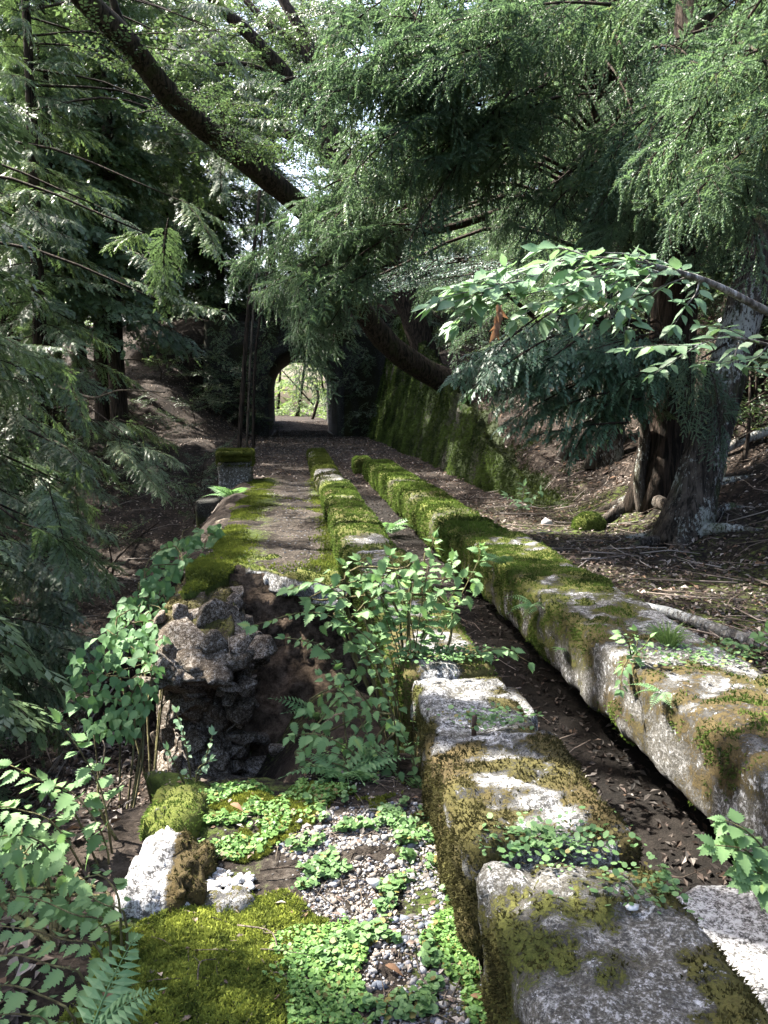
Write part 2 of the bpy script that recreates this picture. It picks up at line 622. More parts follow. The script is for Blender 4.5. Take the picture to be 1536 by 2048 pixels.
xs = np.unique(np.concatenate([-6 - np.geomspace(0.2, 300, 46), np.arange(-6, -1.5, 0.12), np.arange(-1.5, 4.6, 0.055), np.arange(4.6, 9, 0.15), 9 + np.geomspace(0.1, 200, 44)]))
ys = np.unique(np.concatenate([-np.geomspace(0.3, 40, 12), np.arange(0, 8, 0.06), np.arange(8, 20, 0.12), np.arange(20, 37, 0.25), np.arange(37, 52, 0.15), 52 + np.geomspace(0.3, 350, 44)]))
GX, GY = np.meshgrid(xs, ys, indexing='ij')
GZ = terrain(GX, GY)
gv = np.stack([GX, GY, GZ], -1).reshape(-1, 3)
gm = 0.5 + 0.5 * fbm(gv * np.array([1.1, 1.1, 0]), 4, 31)
fl = gv[:, 0], gv[:, 1]
mossy = np.where((fl[0] > 1.9) & (fl[0] < 4.2) & (fl[1] < 12), 0.42 + 0.35 * (gm - 0.5), 0.12 + 0.3 * (gm - 0.5))
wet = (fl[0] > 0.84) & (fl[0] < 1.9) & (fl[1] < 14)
mossy = np.where((fl[0] < 0.4) & (fl[0] > -1.0) & (fl[1] > 2.9) & (fl[1] < 7), 0.35 + 0.5 * (gm - 0.5), mossy)
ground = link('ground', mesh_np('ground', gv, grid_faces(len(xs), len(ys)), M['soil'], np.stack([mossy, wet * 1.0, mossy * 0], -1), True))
tag(ground, 'forest floor of dark soil falling into a ravine and climbing a hillside', None, None, 'structure')


# ------------------------------------------------------------------ built structures
def tri_of(F):
    F = np.asarray(F)
    if F.shape[1] == 3:
        return F
    return np.vstack([F[:, [0, 1, 2]], F[:, [0, 2, 3]]])


def sample_mesh(V, F, n, w=None, seed=0):
    """n points on a mesh, area and vertex weighted -> points, normals, tri index weights"""
    rg = np.random.default_rng(seed)
    T = tri_of(F)
    a, b, c = V[T[:, 0]], V[T[:, 1]], V[T[:, 2]]
    nn = np.cross(b - a, c - a)
    ar = np.linalg.norm(nn, axis=1) * 0.5
    if w is not None:
        ar = ar * np.clip(w[T].mean(1), 0, None)
    cdf = np.cumsum(ar)
    k = np.searchsorted(cdf, rg.random(n) * cdf[-1])
    k = np.minimum(k, len(T) - 1)
    r1, r2 = np.sqrt(rg.random(n)), rg.random(n)
    p = a[k] * (1 - r1)[:, None] + b[k] * (r1 * (1 - r2))[:, None] + c[k] * (r1 * r2)[:, None]
    return p, unit(nn[k])


def tufts(p, nrm, length, blades=3, width=0.25, seed=0, c0=(0.05, 0.06, 0.012), c1=(0.16, 0.18, 0.03), cfreq=6.0, hang=0.0, spread=0.8):
    """moss: small upright blades at each point -> V, F, col"""
    rg = np.random.default_rng(seed)
    n = len(p)
    p = np.repeat(p, blades, 0)
    nrm = np.repeat(nrm, blades, 0)
    L = (np.repeat(np.broadcast_to(length, n), blades) * rg.uniform(0.55, 1.35, n * blades))[:, None]
    d = unit(nrm + rg.normal(0, spread * 0.6, p.shape) + np.array([0, 0, -hang]))
    s = unit(np.cross(d, rg.normal(0, 1, p.shape)))
    base = p + s * 0.0 + rg.normal(0, 0.25, p.shape) * L - nrm * 0.15 * L
    W = L * width
    V = np.stack([base - s * W, base + s * W, base + d * L], 1).reshape(-1, 3)
    F = np.arange(len(V)).reshape(-1, 3)
    t = 0.5 + 0.5 * fbm(p * cfreq, 3, seed + 3)
    t = np.clip((t - 0.5) * 2.2 + 0.5 + rg.normal(0, 0.16, len(p)), 0, 1)
    c = np.array(c0) * (1 - t[:, None]) + np.array(c1) * t[:, None]
    c = np.repeat(c[:, None, :], 3, 1)
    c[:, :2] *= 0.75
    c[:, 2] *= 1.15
    return V, F, c.reshape(-1, 3)


def rough_box(x0, x1, y0, y1, z0, z1, res=0.03, rnd=0.05, amp=0.02, freq=5.0, seed=0, endamp=0.06, chunk=0.0, cfreq=3.0, shape=None):
    """a box with rounded, worn edges: six displaced grids welded by construction order; returns V, F"""
    nx, ny, nz = [max(2, int(round((b - a) / res)) + 1) for a, b in ((x0, x1), (y0, y1), (z0, z1))]
    X, Y, Zv = np.linspace(x0, x1, nx), np.linspace(y0, y1, ny), np.linspace(z0, z1, nz)
    idx = {}
    V, F = [], []
    def vid(i, j, k):
        key = (i, j, k)
        if key not in idx:
            idx[key] = len(V)
            V.append((X[i], Y[j], Zv[k]))
        return idx[key]
    for k, fl in ((0, True), (nz - 1, False)):
        for i in range(nx - 1):
            for j in range(ny - 1):
                q = [vid(i, j, k), vid(i + 1, j, k), vid(i + 1, j + 1, k), vid(i, j + 1, k)]
                F.append(q[::-1] if fl else q)
    for j, fl in ((0, False), (ny - 1, True)):
        for i in range(nx - 1):
            for k in range(nz - 1):
                q = [vid(i, j, k), vid(i + 1, j, k), vid(i + 1, j, k + 1), vid(i, j, k + 1)]
                F.append(q[::-1] if fl else q)
    for i, fl in ((0, True), (nx - 1, False)):
        for j in range(ny - 1):
            for k in range(nz - 1):
                q = [vid(i, j, k), vid(i, j + 1, k), vid(i, j + 1, k + 1), vid(i, j, k + 1)]
                F.append(q[::-1] if fl else q)
    V = np.array(V)
    F = np.array(F)
    # round the edges: pull towards the inner box
    lo, hi = np.array([x0, y0, z0]), np.array([x1, y1, z1])
    r = rnd * (0.6 + 0.8 * vnoise(V * 2.3, seed + 40))[:, None]
    r = np.minimum(r, (hi - lo) * 0.45)
    inner = np.clip(V, lo + r, hi - r)
    d = V - inner
    ln = np.linalg.norm(d, axis=1, keepdims=True)
    nd = d / np.maximum(ln, 1e-6)
    V = np.where(ln > 1e-6, inner + nd * np.minimum(ln, r), V)
    disp = fbm(V * freq, 5, seed) * amp + fbm(V * freq * 5, 3, seed + 9) * amp * 0.35
    if chunk:
        f1, cid = worley(V * cfreq, seed + 5)
        disp = disp + (cid - 0.5) * chunk + (0.5 - f1) * chunk * (0.6 if chunk < 0.03 else 0.08)
    V = V + nd * disp[:, None]
    # ragged ends along y
    e = fbm(V * np.array([5.0, 0.0, 5.0]) + seed, 4, seed + 21) * endamp
    ty = (V[:, 1] - y0) / (y1 - y0)
    V[:, 1] += np.where(ty < 0.5, e * np.clip(1 - ty * 4, 0, 1), e * np.clip(1 - (1 - ty) * 4, 0, 1))
    if chunk > 0.15:
        f2, c2 = worley(V * cfreq * 2.7, seed + 6)
        V = V + nd * ((c2 - 0.5) * chunk * 0.45 + (0.45 - f2) * chunk * 0.05)[:, None]
    if shape is not None:
        V = shape(V)
    return V, F


def moss_map(V, base, freq, seed, gain=0.9, up=0.0):
    return np.clip(base + gain * fbm(V * freq, 4, seed) + up * 0, 0, 1)


def beam(label, x0, x1, y0, y1, z0, z1, moss, yellow, dark, seed, res=0.03, amp=0.022, endamp=0.05, tuft=0, tlen=0.012, c0=(0.045, 0.04, 0.012), c1=(0.12, 0.12, 0.025), rnd=0.05, group='concrete beams of the old track', shape=None, tw=0.25, stripe=None, name='concrete_beam', mat='concrete', cat='concrete beam', chunk=0.0, cfreq=3.0, thr=0.45):
    V, F = rough_box(x0, x1, y0, y1, z0, z1, res, rnd, amp, 5.0, seed, endamp, chunk, cfreq, shape)
    mm = moss(V) if callable(moss) else moss_map(V, moss, 2.6, seed + 2)
    yy = yellow(V) if callable(yellow) else np.clip(yellow + 0.9 * fbm(V * 2.0, 3, seed + 4), 0, 1)
    dd = dark(V) if callable(dark) else np.clip(dark + 0.5 * fbm(V * 1.7, 3, seed + 6), 0, 1)
    base = np.array([(x0 + x1) / 2, (y0 + y1) / 2, z0])
    root = empty(name, base, label, cat, group)
    blk = link('block', mesh_np('beam_block', V - base, F, M[mat], np.stack([mm, dd, yy], -1), mat != 'rubble'), root)
    if tuft:
        w = np.clip(mm - thr, 0, 1)
        p, n = sample_mesh(V, F, tuft, w, seed + 8)
        tv, tf, tc = tufts(p, n, tlen, 3, tw, seed + 9, c0, c1)
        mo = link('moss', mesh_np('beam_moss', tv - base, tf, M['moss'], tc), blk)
        mo['kind'] = 'stuff'
    return root, V, F


# left beam, from the front block backwards
def top_pale(base_moss, cx, wd, seed, edge=0.5):
    """bare pale strip down the middle, moss to the edges and the sides"""
    def f(V):
        m = np.abs(V[:, 0] - cx) / wd
        side = sst(-0.04, -0.14, V[:, 2])
        return np.clip(base_moss + edge * 0.8 * (sst(0.2, 1.3, m) - 0.4) + 0.25 * side + 0.55 * fbm(V * 5, 4, seed) + 0.55 * fbm(V * 17, 3, seed + 1), 0, 1)
    return f


MOSS_B = ((0.022, 0.020, 0.008), (0.066, 0.062, 0.021))     # brownish moss
MOSS_G = ((0.028, 0.044, 0.010), (0.098, 0.150, 0.028))     # green moss
MOSS_Y = ((0.085, 0.085, 0.014), (0.26, 0.24, 0.035))       # yellow moss

beam('worn pale front block of the left concrete beam beside the gravel path', 0.42, 0.86, 0.75, 1.83, -0.50, 0.0,
     top_pale(0.34, 0.62, 0.20, 3), 0.3, 0.20, 101, 0.018, 0.02, 0.07, 15000, 0.010, *MOSS_B, chunk=0.022, cfreq=9.0, rnd=0.045)
beam('brown mossy block of the left beam with a pale bare stripe', 0.42, 0.86, 1.90, 2.62, -0.50, 0.015,
     top_pale(0.46, 0.64, 0.15, 5), 0.12, 0.22, 111, 0.018, 0.02, 0.06, 20000, 0.010, *MOSS_B, chunk=0.022, cfreq=9.0, rnd=0.04)
beam('short cracked block of the left beam carrying a rusty bolt', 0.465, 0.845, 2.64, 3.32, -0.50, -0.03,
     top_pale(0.40, 0.60, 0.18, 7), 0.15, 0.26, 121, 0.02, 0.022, 0.07, 12000, 0.010, *MOSS_B, chunk=0.022, cfreq=9.0, rnd=0.04)
beam('left beam length bridging the collapsed pocket, mossy on its sides', 0.44, 0.84, 3.35, 6.35, -0.50, -0.01,
     top_pale(0.50, 0.60, 0.17, 9), 0.45, 0.22, 131, 0.03, 0.025, 0.06, 16000, 0.014, *MOSS_G, rnd=0.06)


def notch(period, ph, depth):
    def f(V):
        t = ((V[:, 1] + ph) / period) % 1.0
        d = np.exp(-((t - 0.5) / 0.10) ** 2) * depth
        left = 1 - sst(0.35, 0.55, V[:, 0])
        V = V.copy()
        V[:, 0] += d * left
        V[:, 2] -= d * 0.7 * left * sst(-0.3, -0.05, V[:, 2])
        return V
    return f


beam('green mossy left beam with scalloped edge between path and trench', 0.36, 0.82, 6.42, 12.6, -0.42, -0.02,
     lambda V: np.clip(0.62 + 0.5 * fbm(V * 1.6, 4, 12), 0, 1), 0.75, 0.2, 141, 0.045, 0.035, 0.06, 26000, 0.022, *MOSS_G, rnd=0.09, shape=notch(1.15, 0.2, 0.11))
beam('low far length of the left beam sinking into the leaf litter before the tunnel', 0.32, 0.78, 12.7, 23.0, -0.42, -0.06,
     lambda V: np.clip(0.60 + 0.5 * fbm(V * 1.2, 4, 14), 0, 1), 0.65, 0.25, 151, 0.08, 0.04, 0.1, 14000, 0.035, (0.03, 0.04, 0.01), (0.09, 0.11, 0.022), rnd=0.1, shape=notch(1.6, 0.5, 0.10))

# right beam
beam('long right beam, black stained and shade darkened side overhanging the trench', 1.41, 1.97, 0.9, 7.0, -0.37, 0.0,
     lambda V: np.clip(0.50 + 0.22 * sst(3.5, 6, V[:, 1]) + 0.6 * fbm(V * 2.6, 4, 16) + 0.55 * fbm(V * 13, 3, 15) - 0.12 * sst(-0.05, -0.2, V[:, 2]), 0, 1),
     lambda V: np.clip(0.15 + 0.6 * sst(3.4, 5.0, V[:, 1]) + 0.5 * fbm(V * 2, 3, 17), 0, 1),
     lambda V: np.clip(0.26 + 0.60 * sst(-0.03, -0.12, V[:, 2]) + 0.35 * fbm(V * 1.8, 3, 18), 0, 1),  # sides darker: black stains, plus shade put into the colour
     161, 0.028, 0.024, 0.05, 24000, 0.013, *MOSS_G, chunk=0.016, cfreq=7.0, rnd=0.055, thr=0.55)
beam('thickly moss covered right beam running back towards the tunnel', 1.38, 1.92, 7.05, 17.0, -0.40, -0.01,
     lambda V: np.clip(0.72 + 0.4 * fbm(V * 1.3, 4, 19), 0, 1), 0.85, 0.2, 171, 0.055, 0.045, 0.08, 36000, 0.028, *MOSS_G, rnd=0.11, shape=notch(2.3, 0.1, 0.04))
beam('small mossy stub of beam beyond the end of the right beam', 1.25, 1.62, 17.6, 18.5, -0.40, -0.03,
     0.8, 0.9, 0.2, 181, 0.06, 0.04, 0.08, 3000, 0.028, *MOSS_G, rnd=0.1)

# rusty bolt standing on the left beam
bp = onz(948, 1462, -0.004)
bv, bf = tube([(0, 0, -0.03), (0, 0, 0.0), (0.001, 0, 0.03), (0.002, 0, 0.052), (0.002, 0, 0.056)], [0.009, 0.009, 0.0085, 0.009, 0.005], 10)
tag(link('iron_bolt', mesh_np('iron_bolt', bv, bf, M['rust'], None, True), None, bp), 'short rusty iron bolt standing up from the left beam', 'bolt')

# concrete slab lying in the trench at the right
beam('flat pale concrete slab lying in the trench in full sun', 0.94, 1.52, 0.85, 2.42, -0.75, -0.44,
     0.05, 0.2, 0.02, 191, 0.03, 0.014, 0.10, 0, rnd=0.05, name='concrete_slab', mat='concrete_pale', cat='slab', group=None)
# grey concrete pier under the left beam, seen in the trench
beam('grey concrete pier standing in the trench beside the left beam', 0.86, 1.10, 3.55, 3.95, -0.8, -0.30,
     0.15, 0.2, 0.2, 193, 0.03, 0.015, 0.04, 0, rnd=0.04, name='concrete_pier', cat='pier', group=None)


# ---- gravel path: near piece and far piece, as worn sheets with broken edges
def path_sheet(name, x0, x1, y0, y1, z, thick, res, seed, left, back=None, front=None, mossf=None, label=None):
    nx, ny = int((x1 - x0) / res) + 1, int((y1 - y0) / res) + 1
    a = np.linspace(0, 1, nx)
    b = np.linspace(0, 1, ny)
    A, B = np.meshgrid(a, b, indexing='ij')
    Y = y0 + (y1 - y0) * B
    if front is not None:
        Y = Y + front(x0 + (x1 - x0) * A) * (1 - B) ** 6
    if back is not None:
        Y = Y + back(x0 + (x1 - x0) * A) * B ** 6
    xl = left(Y)
    X = xl + (x1 - xl) * A
    p = P3(X, Y)
    Zt = z + fbm(p * 2.2, 4, seed) * 0.05 + fbm(p * 11, 3, seed + 1) * 0.012
    edge = np.minimum(np.minimum(A * nx, (ny - 1 - B * (ny - 1))), B * (ny - 1)) if front is not None else np.minimum(A * nx, (ny - 1 - B * (ny - 1)))
    Zt = Zt - 0.04 * np.exp(-edge / 1.6)
    top = np.stack([X, Y, Zt], -1).reshape(-1, 3)
    bot = top.copy()
    bot[:, 2] = z - thick + 0.05 * fbm(bot * 4, 3, seed + 2)
    bot[:, 0] += 0.06 * (1 - A.reshape(-1)) ** 8
    n = len(top)
    ft = grid_faces(nx, ny)
    side = []
    def strip(ids):
        for i, j in zip(ids[:-1], ids[1:]):
            side.append([i, j, j + n, i + n])
    I = np.arange(n).reshape(nx, ny)
    strip(list(I[0, :]))
    strip(list(I[:, -1]))
    strip(list(I[::-1, 0]))
    strip(list(I[::-1, :][0, ::1]) if False else list(I[-1, ::-1]))
    F = np.vstack([ft, ft[:, ::-1] + n, np.array(side)])
    V = np.vstack([top, bot])
    mm = mossf(V)
    o = link(name, mesh_np(name, V, F, M['path'], np.stack([mm, mm * 0, mm * 0], -1), True))
    tag(o, label, None, None, 'structure')
    return V, F, n


NEAR_L = lambda y: -0.56 + 0.05 * np.sin(y * 5.0) + 0.05 * np.sin(y * 13 + 1)
nearV, nearF, nearN = path_sheet('path', -0.56, 0.44, 0.5, 3.02, -0.30, 0.22, 0.022, 201, NEAR_L,
    back=lambda x: 0.09 * np.sin(x * 9) + 0.06 * np.sin(x * 23 + 1), label='broken end of the gravel path with moss and small stones',
    mossf=lambda V: np.clip(0.5 + 0.6 * fbm(V * 2.5, 4, 203) - 0.55 * np.exp(-((V[:, 0] - 0.12) / 0.16) ** 2), 0, 1))
FAR_L = lambda y: np.interp(y, [6.2, 7.5, 9, 16, 27], [-0.95, -0.93, -0.88, -0.88, -1.0]) + 0.05 * np.sin(y * 3.1)
farV, farF, farN = path_sheet('path', -0.9, 0.37, 6.6, 16.0, -0.30, 0.16, 0.05, 211, FAR_L,
    front=lambda x: np.interp(x, [-0.95, -0.8, -0.6, -0.5, -0.15, 0.38], [-0.2, -0.15, 0.3, 0.85, 0.45, -0.10]) + 0.03 * np.sin(x * 17),
    label='overhanging far length of the gravel path with mossy edge',
    mossf=lambda V: np.clip(0.55 + 0.5 * fbm(V * 1.8, 4, 213) - 0.4 * np.exp(-((V[:, 0] + 0.02) / 0.28) ** 2) + 0.2 * sst(-0.4, -0.8, V[:, 0]), 0, 1))

# ---- rubble retaining wall with a broken end (left of the pocket)
def rub_shape(V):
    V = V.copy()
    # upper front corner crumbled back, lower front bulging
    t = np.interp(V[:, 2], [-2.6, -1.7, -1.25, -1.0, -0.75, -0.5, -0.35, -0.2], [0.3, 0.55, 0.85, 0.75, 0.30, 0.55, 1.0, 1.1])
    V[:, 1] += t * (1 - sst(5.2, 7.6, V[:, 1]))
    V[:, 0] -= 0.12 * sst(-0.9, -1.3, V[:, 2]) * (1 - sst(5.0, 7.0, V[:, 1])) * sst(-0.8, -0.5, V[:, 0])
    return V
rub_root, _, _ = beam('crumbling rubble retaining wall, its broken end facing the collapsed pocket', -1.02, -0.46, 5.22, 8.6, -2.6, -0.42,
     lambda V: np.clip(0.02 + 0.62 * sst(-0.65, -0.42, V[:, 2]) + 0.5 * fbm(V * 2.5, 4, 222), 0, 1), 0.5,
     lambda V: np.clip(0.28 + 0.3 * fbm(V * 2, 3, 223), 0, 1), 221, 0.024, 0.05, 0.15, 4500, 0.018, *MOSS_B,
     rnd=0.14, name='rubble_wall', mat='rubble', cat='retaining wall', group=None, chunk=0.10, cfreq=6.0, shape=rub_shape, thr=0.5)
beam('retaining wall under the far path edge behind the pillar', -1.0, -0.5, 8.7, 15.2, -2.4, -0.38,
     lambda V: np.clip(0.35 + 0.5 * fbm(V * 1.5, 4, 225), 0, 1), 0.5, 0.5, 226, 0.09, 0.04, 0.06, 0, rnd=0.08, name='rubble_wall', mat='rubble', cat='retaining wall', group=None, chunk=0.08)
# dirt bank at the back of the pocket
nb_ = 40
A_, B_ = np.meshgrid(np.linspace(-0.62, 0.6, nb_), np.linspace(0, 1, nb_), indexing='ij')
bx_ = A_
by_ = 6.55 + 0.60 * B_ - 0.75 * (1 - B_) ** 1.5
bz_ = -2.3 + 1.95 * B_
q_ = np.stack([bx_, by_, bz_], -1)
q_[..., 1] += fbm(q_ * 3, 4, 231) * 0.22 + fbm(q_ * 12, 3, 232) * 0.04
bq = q_.reshape(-1, 3)
back_ = bq + np.array([0, 0.5, 0])
dirt_F = grid_faces(nb_, nb_)
db = link('dirt_bank', mesh_np('dirt_bank', np.vstack([bq, back_]), np.vstack([dirt_F, dirt_F[:, ::-1] + nb_ * nb_]), M['dirt'], np.zeros((2 * nb_ * nb_, 3)), True))
tag(db, 'dark bare dirt bank under the overhanging path', None, None, 'structure')

def slab_shear(V):
    V = V.copy()
    V[:, 1] += 7.36 - 1.10 * (V[:, 0] + 0.50)
    return V
beam('broken pale concrete slab edge overhanging the collapsed pocket', -0.56, 0.40, 0.0, 0.75, -0.50, -0.315,
     lambda V: np.clip(0.1 + 0.6 * sst(-0.36, -0.32, V[:, 2]) + 0.5 * fbm(V * 5, 3, 235), 0, 1), 0.8, 0.12, 236, 0.022, 0.02, 0.10, 2500, 0.016, *MOSS_G, rnd=0.03, shape=slab_shear, name='broken_slab', cat='slab', group=None, chunk=0.06, cfreq=8.0)

# fractured stones of the broken wall end, each its own piece
import bmesh


def hull_stone(seed, dims):
    """an angular broken stone: convex hull of random points in a box"""
    rg = np.random.default_rng(seed)
    bm = bmesh.new()
    for p in rg.uniform(-1, 1, (15, 3)):
        p = p / max(np.abs(p).max(), 1e-3) * rg.uniform(0.75, 1.0)
        bm.verts.new(tuple(p * dims))
    r = bmesh.ops.convex_hull(bm, input=bm.verts)
    for v in [g for g in r['geom_interior'] if isinstance(g, bmesh.types.BMVert)]:
        bm.verts.remove(v)
    for e in list(bm.edges):
        if not e.link_faces:
            bm.edges.remove(e)
    bmesh.ops.bevel(bm, geom=list(bm.edges), offset=float(min(dims)) * 0.10, segments=1, affect='EDGES')
    bmesh.ops.triangulate(bm, faces=bm.faces)
    me = bpy.data.meshes.new('stone')
    bm.to_mesh(me)
    bm.free()
    n_ = len(me.vertices)
    co = np.zeros(n_ * 3, np.float32)
    me.vertices.foreach_get('co', co)
    at_ = me.attributes.new('Col', 'FLOAT_COLOR', 'POINT')
    c_ = np.ones((n_, 4), np.float32)
    c_[:, 0] = np.clip(0.12 + 0.3 * fbm(co.reshape(-1, 3) * 6 + seed, 3, seed), 0, 1)
    c_[:, 1] = rg.uniform(0.1, 0.42)
    c_[:, 2] = 0.4
    at_.data.foreach_set('color', c_.ravel())
    me.materials.append(M['rubble'])
    return me


STONES = [hull_stone(2300 + k, np.array(d)) for k, d in enumerate(((0.16, 0.12, 0.09), (0.12, 0.12, 0.08), (0.20, 0.13, 0.08), (0.10, 0.09, 0.10), (0.14, 0.11, 0.12), (0.22, 0.14, 0.10), (0.09, 0.08, 0.06)))]
rgk = np.random.default_rng(233)
rbase = np.array(rub_root.location)
for zz in np.arange(-1.95, -0.40, 0.115):
    yf_ = float(np.interp(zz, [-2.2, -1.7, -1.3, -1.05, -0.8, -0.55, -0.35], [5.55, 5.75, 6.05, 5.95, 5.62, 5.80, 6.25]))
    for xx in np.arange(-1.0, -0.42, 0.165):
        for dy in (0.0, 0.20, 0.42, 0.66) if xx > -0.60 else (0.0,):
            p_ = np.array([xx + rgk.normal(0, 0.035) + 0.1 * ((int(zz * 100) // 14) % 2), yf_ + dy + 0.03 + rgk.normal(0, 0.06), zz + rgk.normal(0, 0.02)])
            sc_ = rgk.choice([0.45, 0.6, 0.8, 1.0]) * rgk.uniform(0.85, 1.2)
            q_ = Quaternion((1, 0, 0), rgk.normal(0, 0.5)) @ Quaternion((0, 1, 0), rgk.normal(0, 0.5)) @ Quaternion((0, 0, 1), rgk.uniform(-1.5, 1.5))
            link('stone', STONES[rgk.integers(7)], rub_root, None, Matrix.LocRotScale(Vector(p_ - rbase), q_, Vector((sc_, sc_, sc_))))
# stones fallen into the pocket
for k_, (px, py, r_, lab_) in enumerate(((560, 1500, 0.8, 'brown broken stone lying at the lip of the pocket beside the fern'), (500, 1520, 1.0, 'larger broken stone on the pocket floor below the wall end'), (610, 1430, 0.6, 'small broken stone on the dirt mound in the pocket'))):
    c_ = hit(px, py)
    o_ = link('rubble_stone', STONES[k_ + 1], None, None, Matrix.LocRotScale(Vector(c_), Quaternion((0, 0, 1), k_ * 1.1), Vector((r_, r_, r_))))
    tag(o_, lab_, 'stone')

# ---- broken wall pieces at the near left edge
def chunk_at(label, px0, px1, pyb, pyt, z, h, seed, mat, moss, yellow, tuft, mc, depth=0.3, name='broken_concrete', chunk=0.06, cat='concrete lump'):
    a = onz(px0, pyb, z)
    b = onz(px1, pyb, z)
    t = onz((px0 + px1) / 2, pyt, z)
    return beam(label, min(a[0], b[0]), max(a[0], b[0]), a[1], t[1], z - h, z, moss, yellow, 0.14, seed, 0.014, 0.022, 0.06, tuft, 0.011, mc[0], mc[1], rnd=0.07, name=name, mat=mat, cat=cat, group=None, chunk=chunk, cfreq=11.0)


chunk_at('blown white broken concrete lump on the path edge, dark moss on its right', 235, 392, 1800, 1655, -0.24, 0.7, 241, 'concrete_pale',
         lambda V: np.clip(0.02 + 0.9 * sst(-0.42, -0.34, V[:, 0]) + 0.2 * fbm(V * 7, 3, 5), 0, 1), 0.2, 3000, MOSS_B)
chunk_at('moss topped concrete lump at the corner of the broken path', 285, 385, 1655, 1555, -0.24, 0.8, 251, 'concrete',
         lambda V: np.clip(0.75 + 0.4 * fbm(V * 6, 3, 6), 0, 1), 0.9, 6000, MOSS_G)
chunk_at('low pale broken concrete ledge beside the loose rubble stones', 395, 510, 1800, 1752, -0.27, 0.3, 261, 'concrete_pale', 0.12, 0.3, 0, MOSS_B)

# loose stones and broken aggregate below the white lump
def stone_mesh(seed, r=1.0, flat=0.7, name='stone'):
    rg = np.random.default_rng(seed)
    ph = (1 + 5 ** 0.5) / 2
    v = np.array([(-1, ph, 0), (1, ph, 0), (-1, -ph, 0), (1, -ph, 0), (0, -1, ph), (0, 1, ph), (0, -1, -ph), (0, 1, -ph), (ph, 0, -1), (ph, 0, 1), (-ph, 0, -1), (-ph, 0, 1)], float)
    f = np.array([(0, 11, 5), (0, 5, 1), (0, 1, 7), (0, 7, 10), (0, 10, 11), (1, 5, 9), (5, 11, 4), (11, 10, 2), (10, 7, 6), (7, 1, 8), (3, 9, 4), (3, 4, 2), (3, 2, 6), (3, 6, 8), (3, 8, 9), (4, 9, 5), (2, 4, 11), (6, 2, 10), (8, 6, 7), (9, 8, 1)])
    v = unit(v) * rg.uniform(0.6, 1.28, (12, 1)) * np.array([1, rg.uniform(0.55, 1), flat * rg.uniform(0.7, 1.1)]) * r
    return v, f


# ---- leaning mossy pillar left of the path
beam('squat mossy concrete pillar with a capped top beside the path edge', -1.42, -0.80, 15.3, 15.9, -2.2, 0.06,
     lambda V: np.clip(0.30 + 0.5 * fbm(V * 2.2, 4, 272), 0, 1), 0.4, 0.5, 271, 0.06, 0.03, 0.03, 0, rnd=0.05, name='concrete_pillar', mat='concrete', cat='pillar', group=None)
pil = [o for o in COL.objects if o.name.startswith('concrete_pillar')][0]
for (zz0, zz1, gx) in ((0.07, 0.17, 0.05), (0.175, 0.27, 0.0)):
    V_, F_ = rough_box(-1.44 + gx, -0.78 - gx, 15.27 + gx, 15.93 - gx, zz0, zz1, 0.05, 0.03, 0.015, 5, 275 + int(zz0 * 100), 0.02)
    mm_ = np.clip(0.72 + 0.4 * fbm(V_ * 3, 3, 8), 0, 1)
    link('cap_stone', mesh_np('cap_stone', V_ - np.array(pil.location), F_, M['concrete'], np.stack([mm_, mm_ * 0 + .3, mm_], -1), True), pil)
pv_, pn_ = sample_mesh(*rough_box(-1.44, -0.78, 15.27, 15.93, 0.0, 0.275, 0.05, 0.03, 0.015, 5, 275, 0.02), 2500, None, 3)
tv_, tf_, tc_ = tufts(pv_, pn_, 0.03, 3, 0.25, 4, (0.03, 0.04, 0.01), (0.09, 0.11, 0.02))
mo_ = link('moss', mesh_np('pillar_moss', tv_ - np.array(pil.location), tf_, M['moss'], tc_), pil)
mo_['kind'] = 'stuff'
beam('small low mossy block at the foot of the pillar', -1.75, -1.35, 14.6, 15.1, -1.6, -0.55, 0.5, 0.5, 0.4, 281, 0.06, 0.03, 0.03, 0, rnd=0.06, name='concrete_block', mat='concrete_dark', cat='block', group=None)

# ---- mossy retaining wall along the right of the track
ny_, nz_ = 260, 46
yy = 10.6 + (37.9 - 10.6) * np.linspace(0, 1, ny_) ** 1.15
tt = np.linspace(0, 1, nz_)
Yg, Tg = np.meshgrid(yy, tt, indexing='ij')
hwt = np.interp(Yg, HW_Y, HW_Z) + np.interp(Yg, [10.6, 12, 16, 25, 38], [-0.16, 0.05, 0.15, 0.9, 1.4])
zb = -0.75
Zg = zb + (hwt - zb) * Tg
Xg = 3.22 + 0.26 * (Zg + 0.4) * np.clip((Zg + 0.4), 0, 1) ** 0.3 + 0.05 * np.sin(Yg * 0.7)
q = np.stack([Xg, Yg, Zg], -1)
dsp = fbm(q * np.array([1.5, 2.4, 0.7]), 5, 301) * 0.34 + fbm(q * np.array([4, 8, 2.5]), 3, 302) * 0.05
q[..., 0] += dsp * (0.3 + 0.7 * Tg) * np.clip((Yg - 10.6) / 7, 0.2, 1)
front = q.reshape(-1, 3)
nfr = len(front)
Fw = grid_faces(ny_, nz_)[:, ::-1]
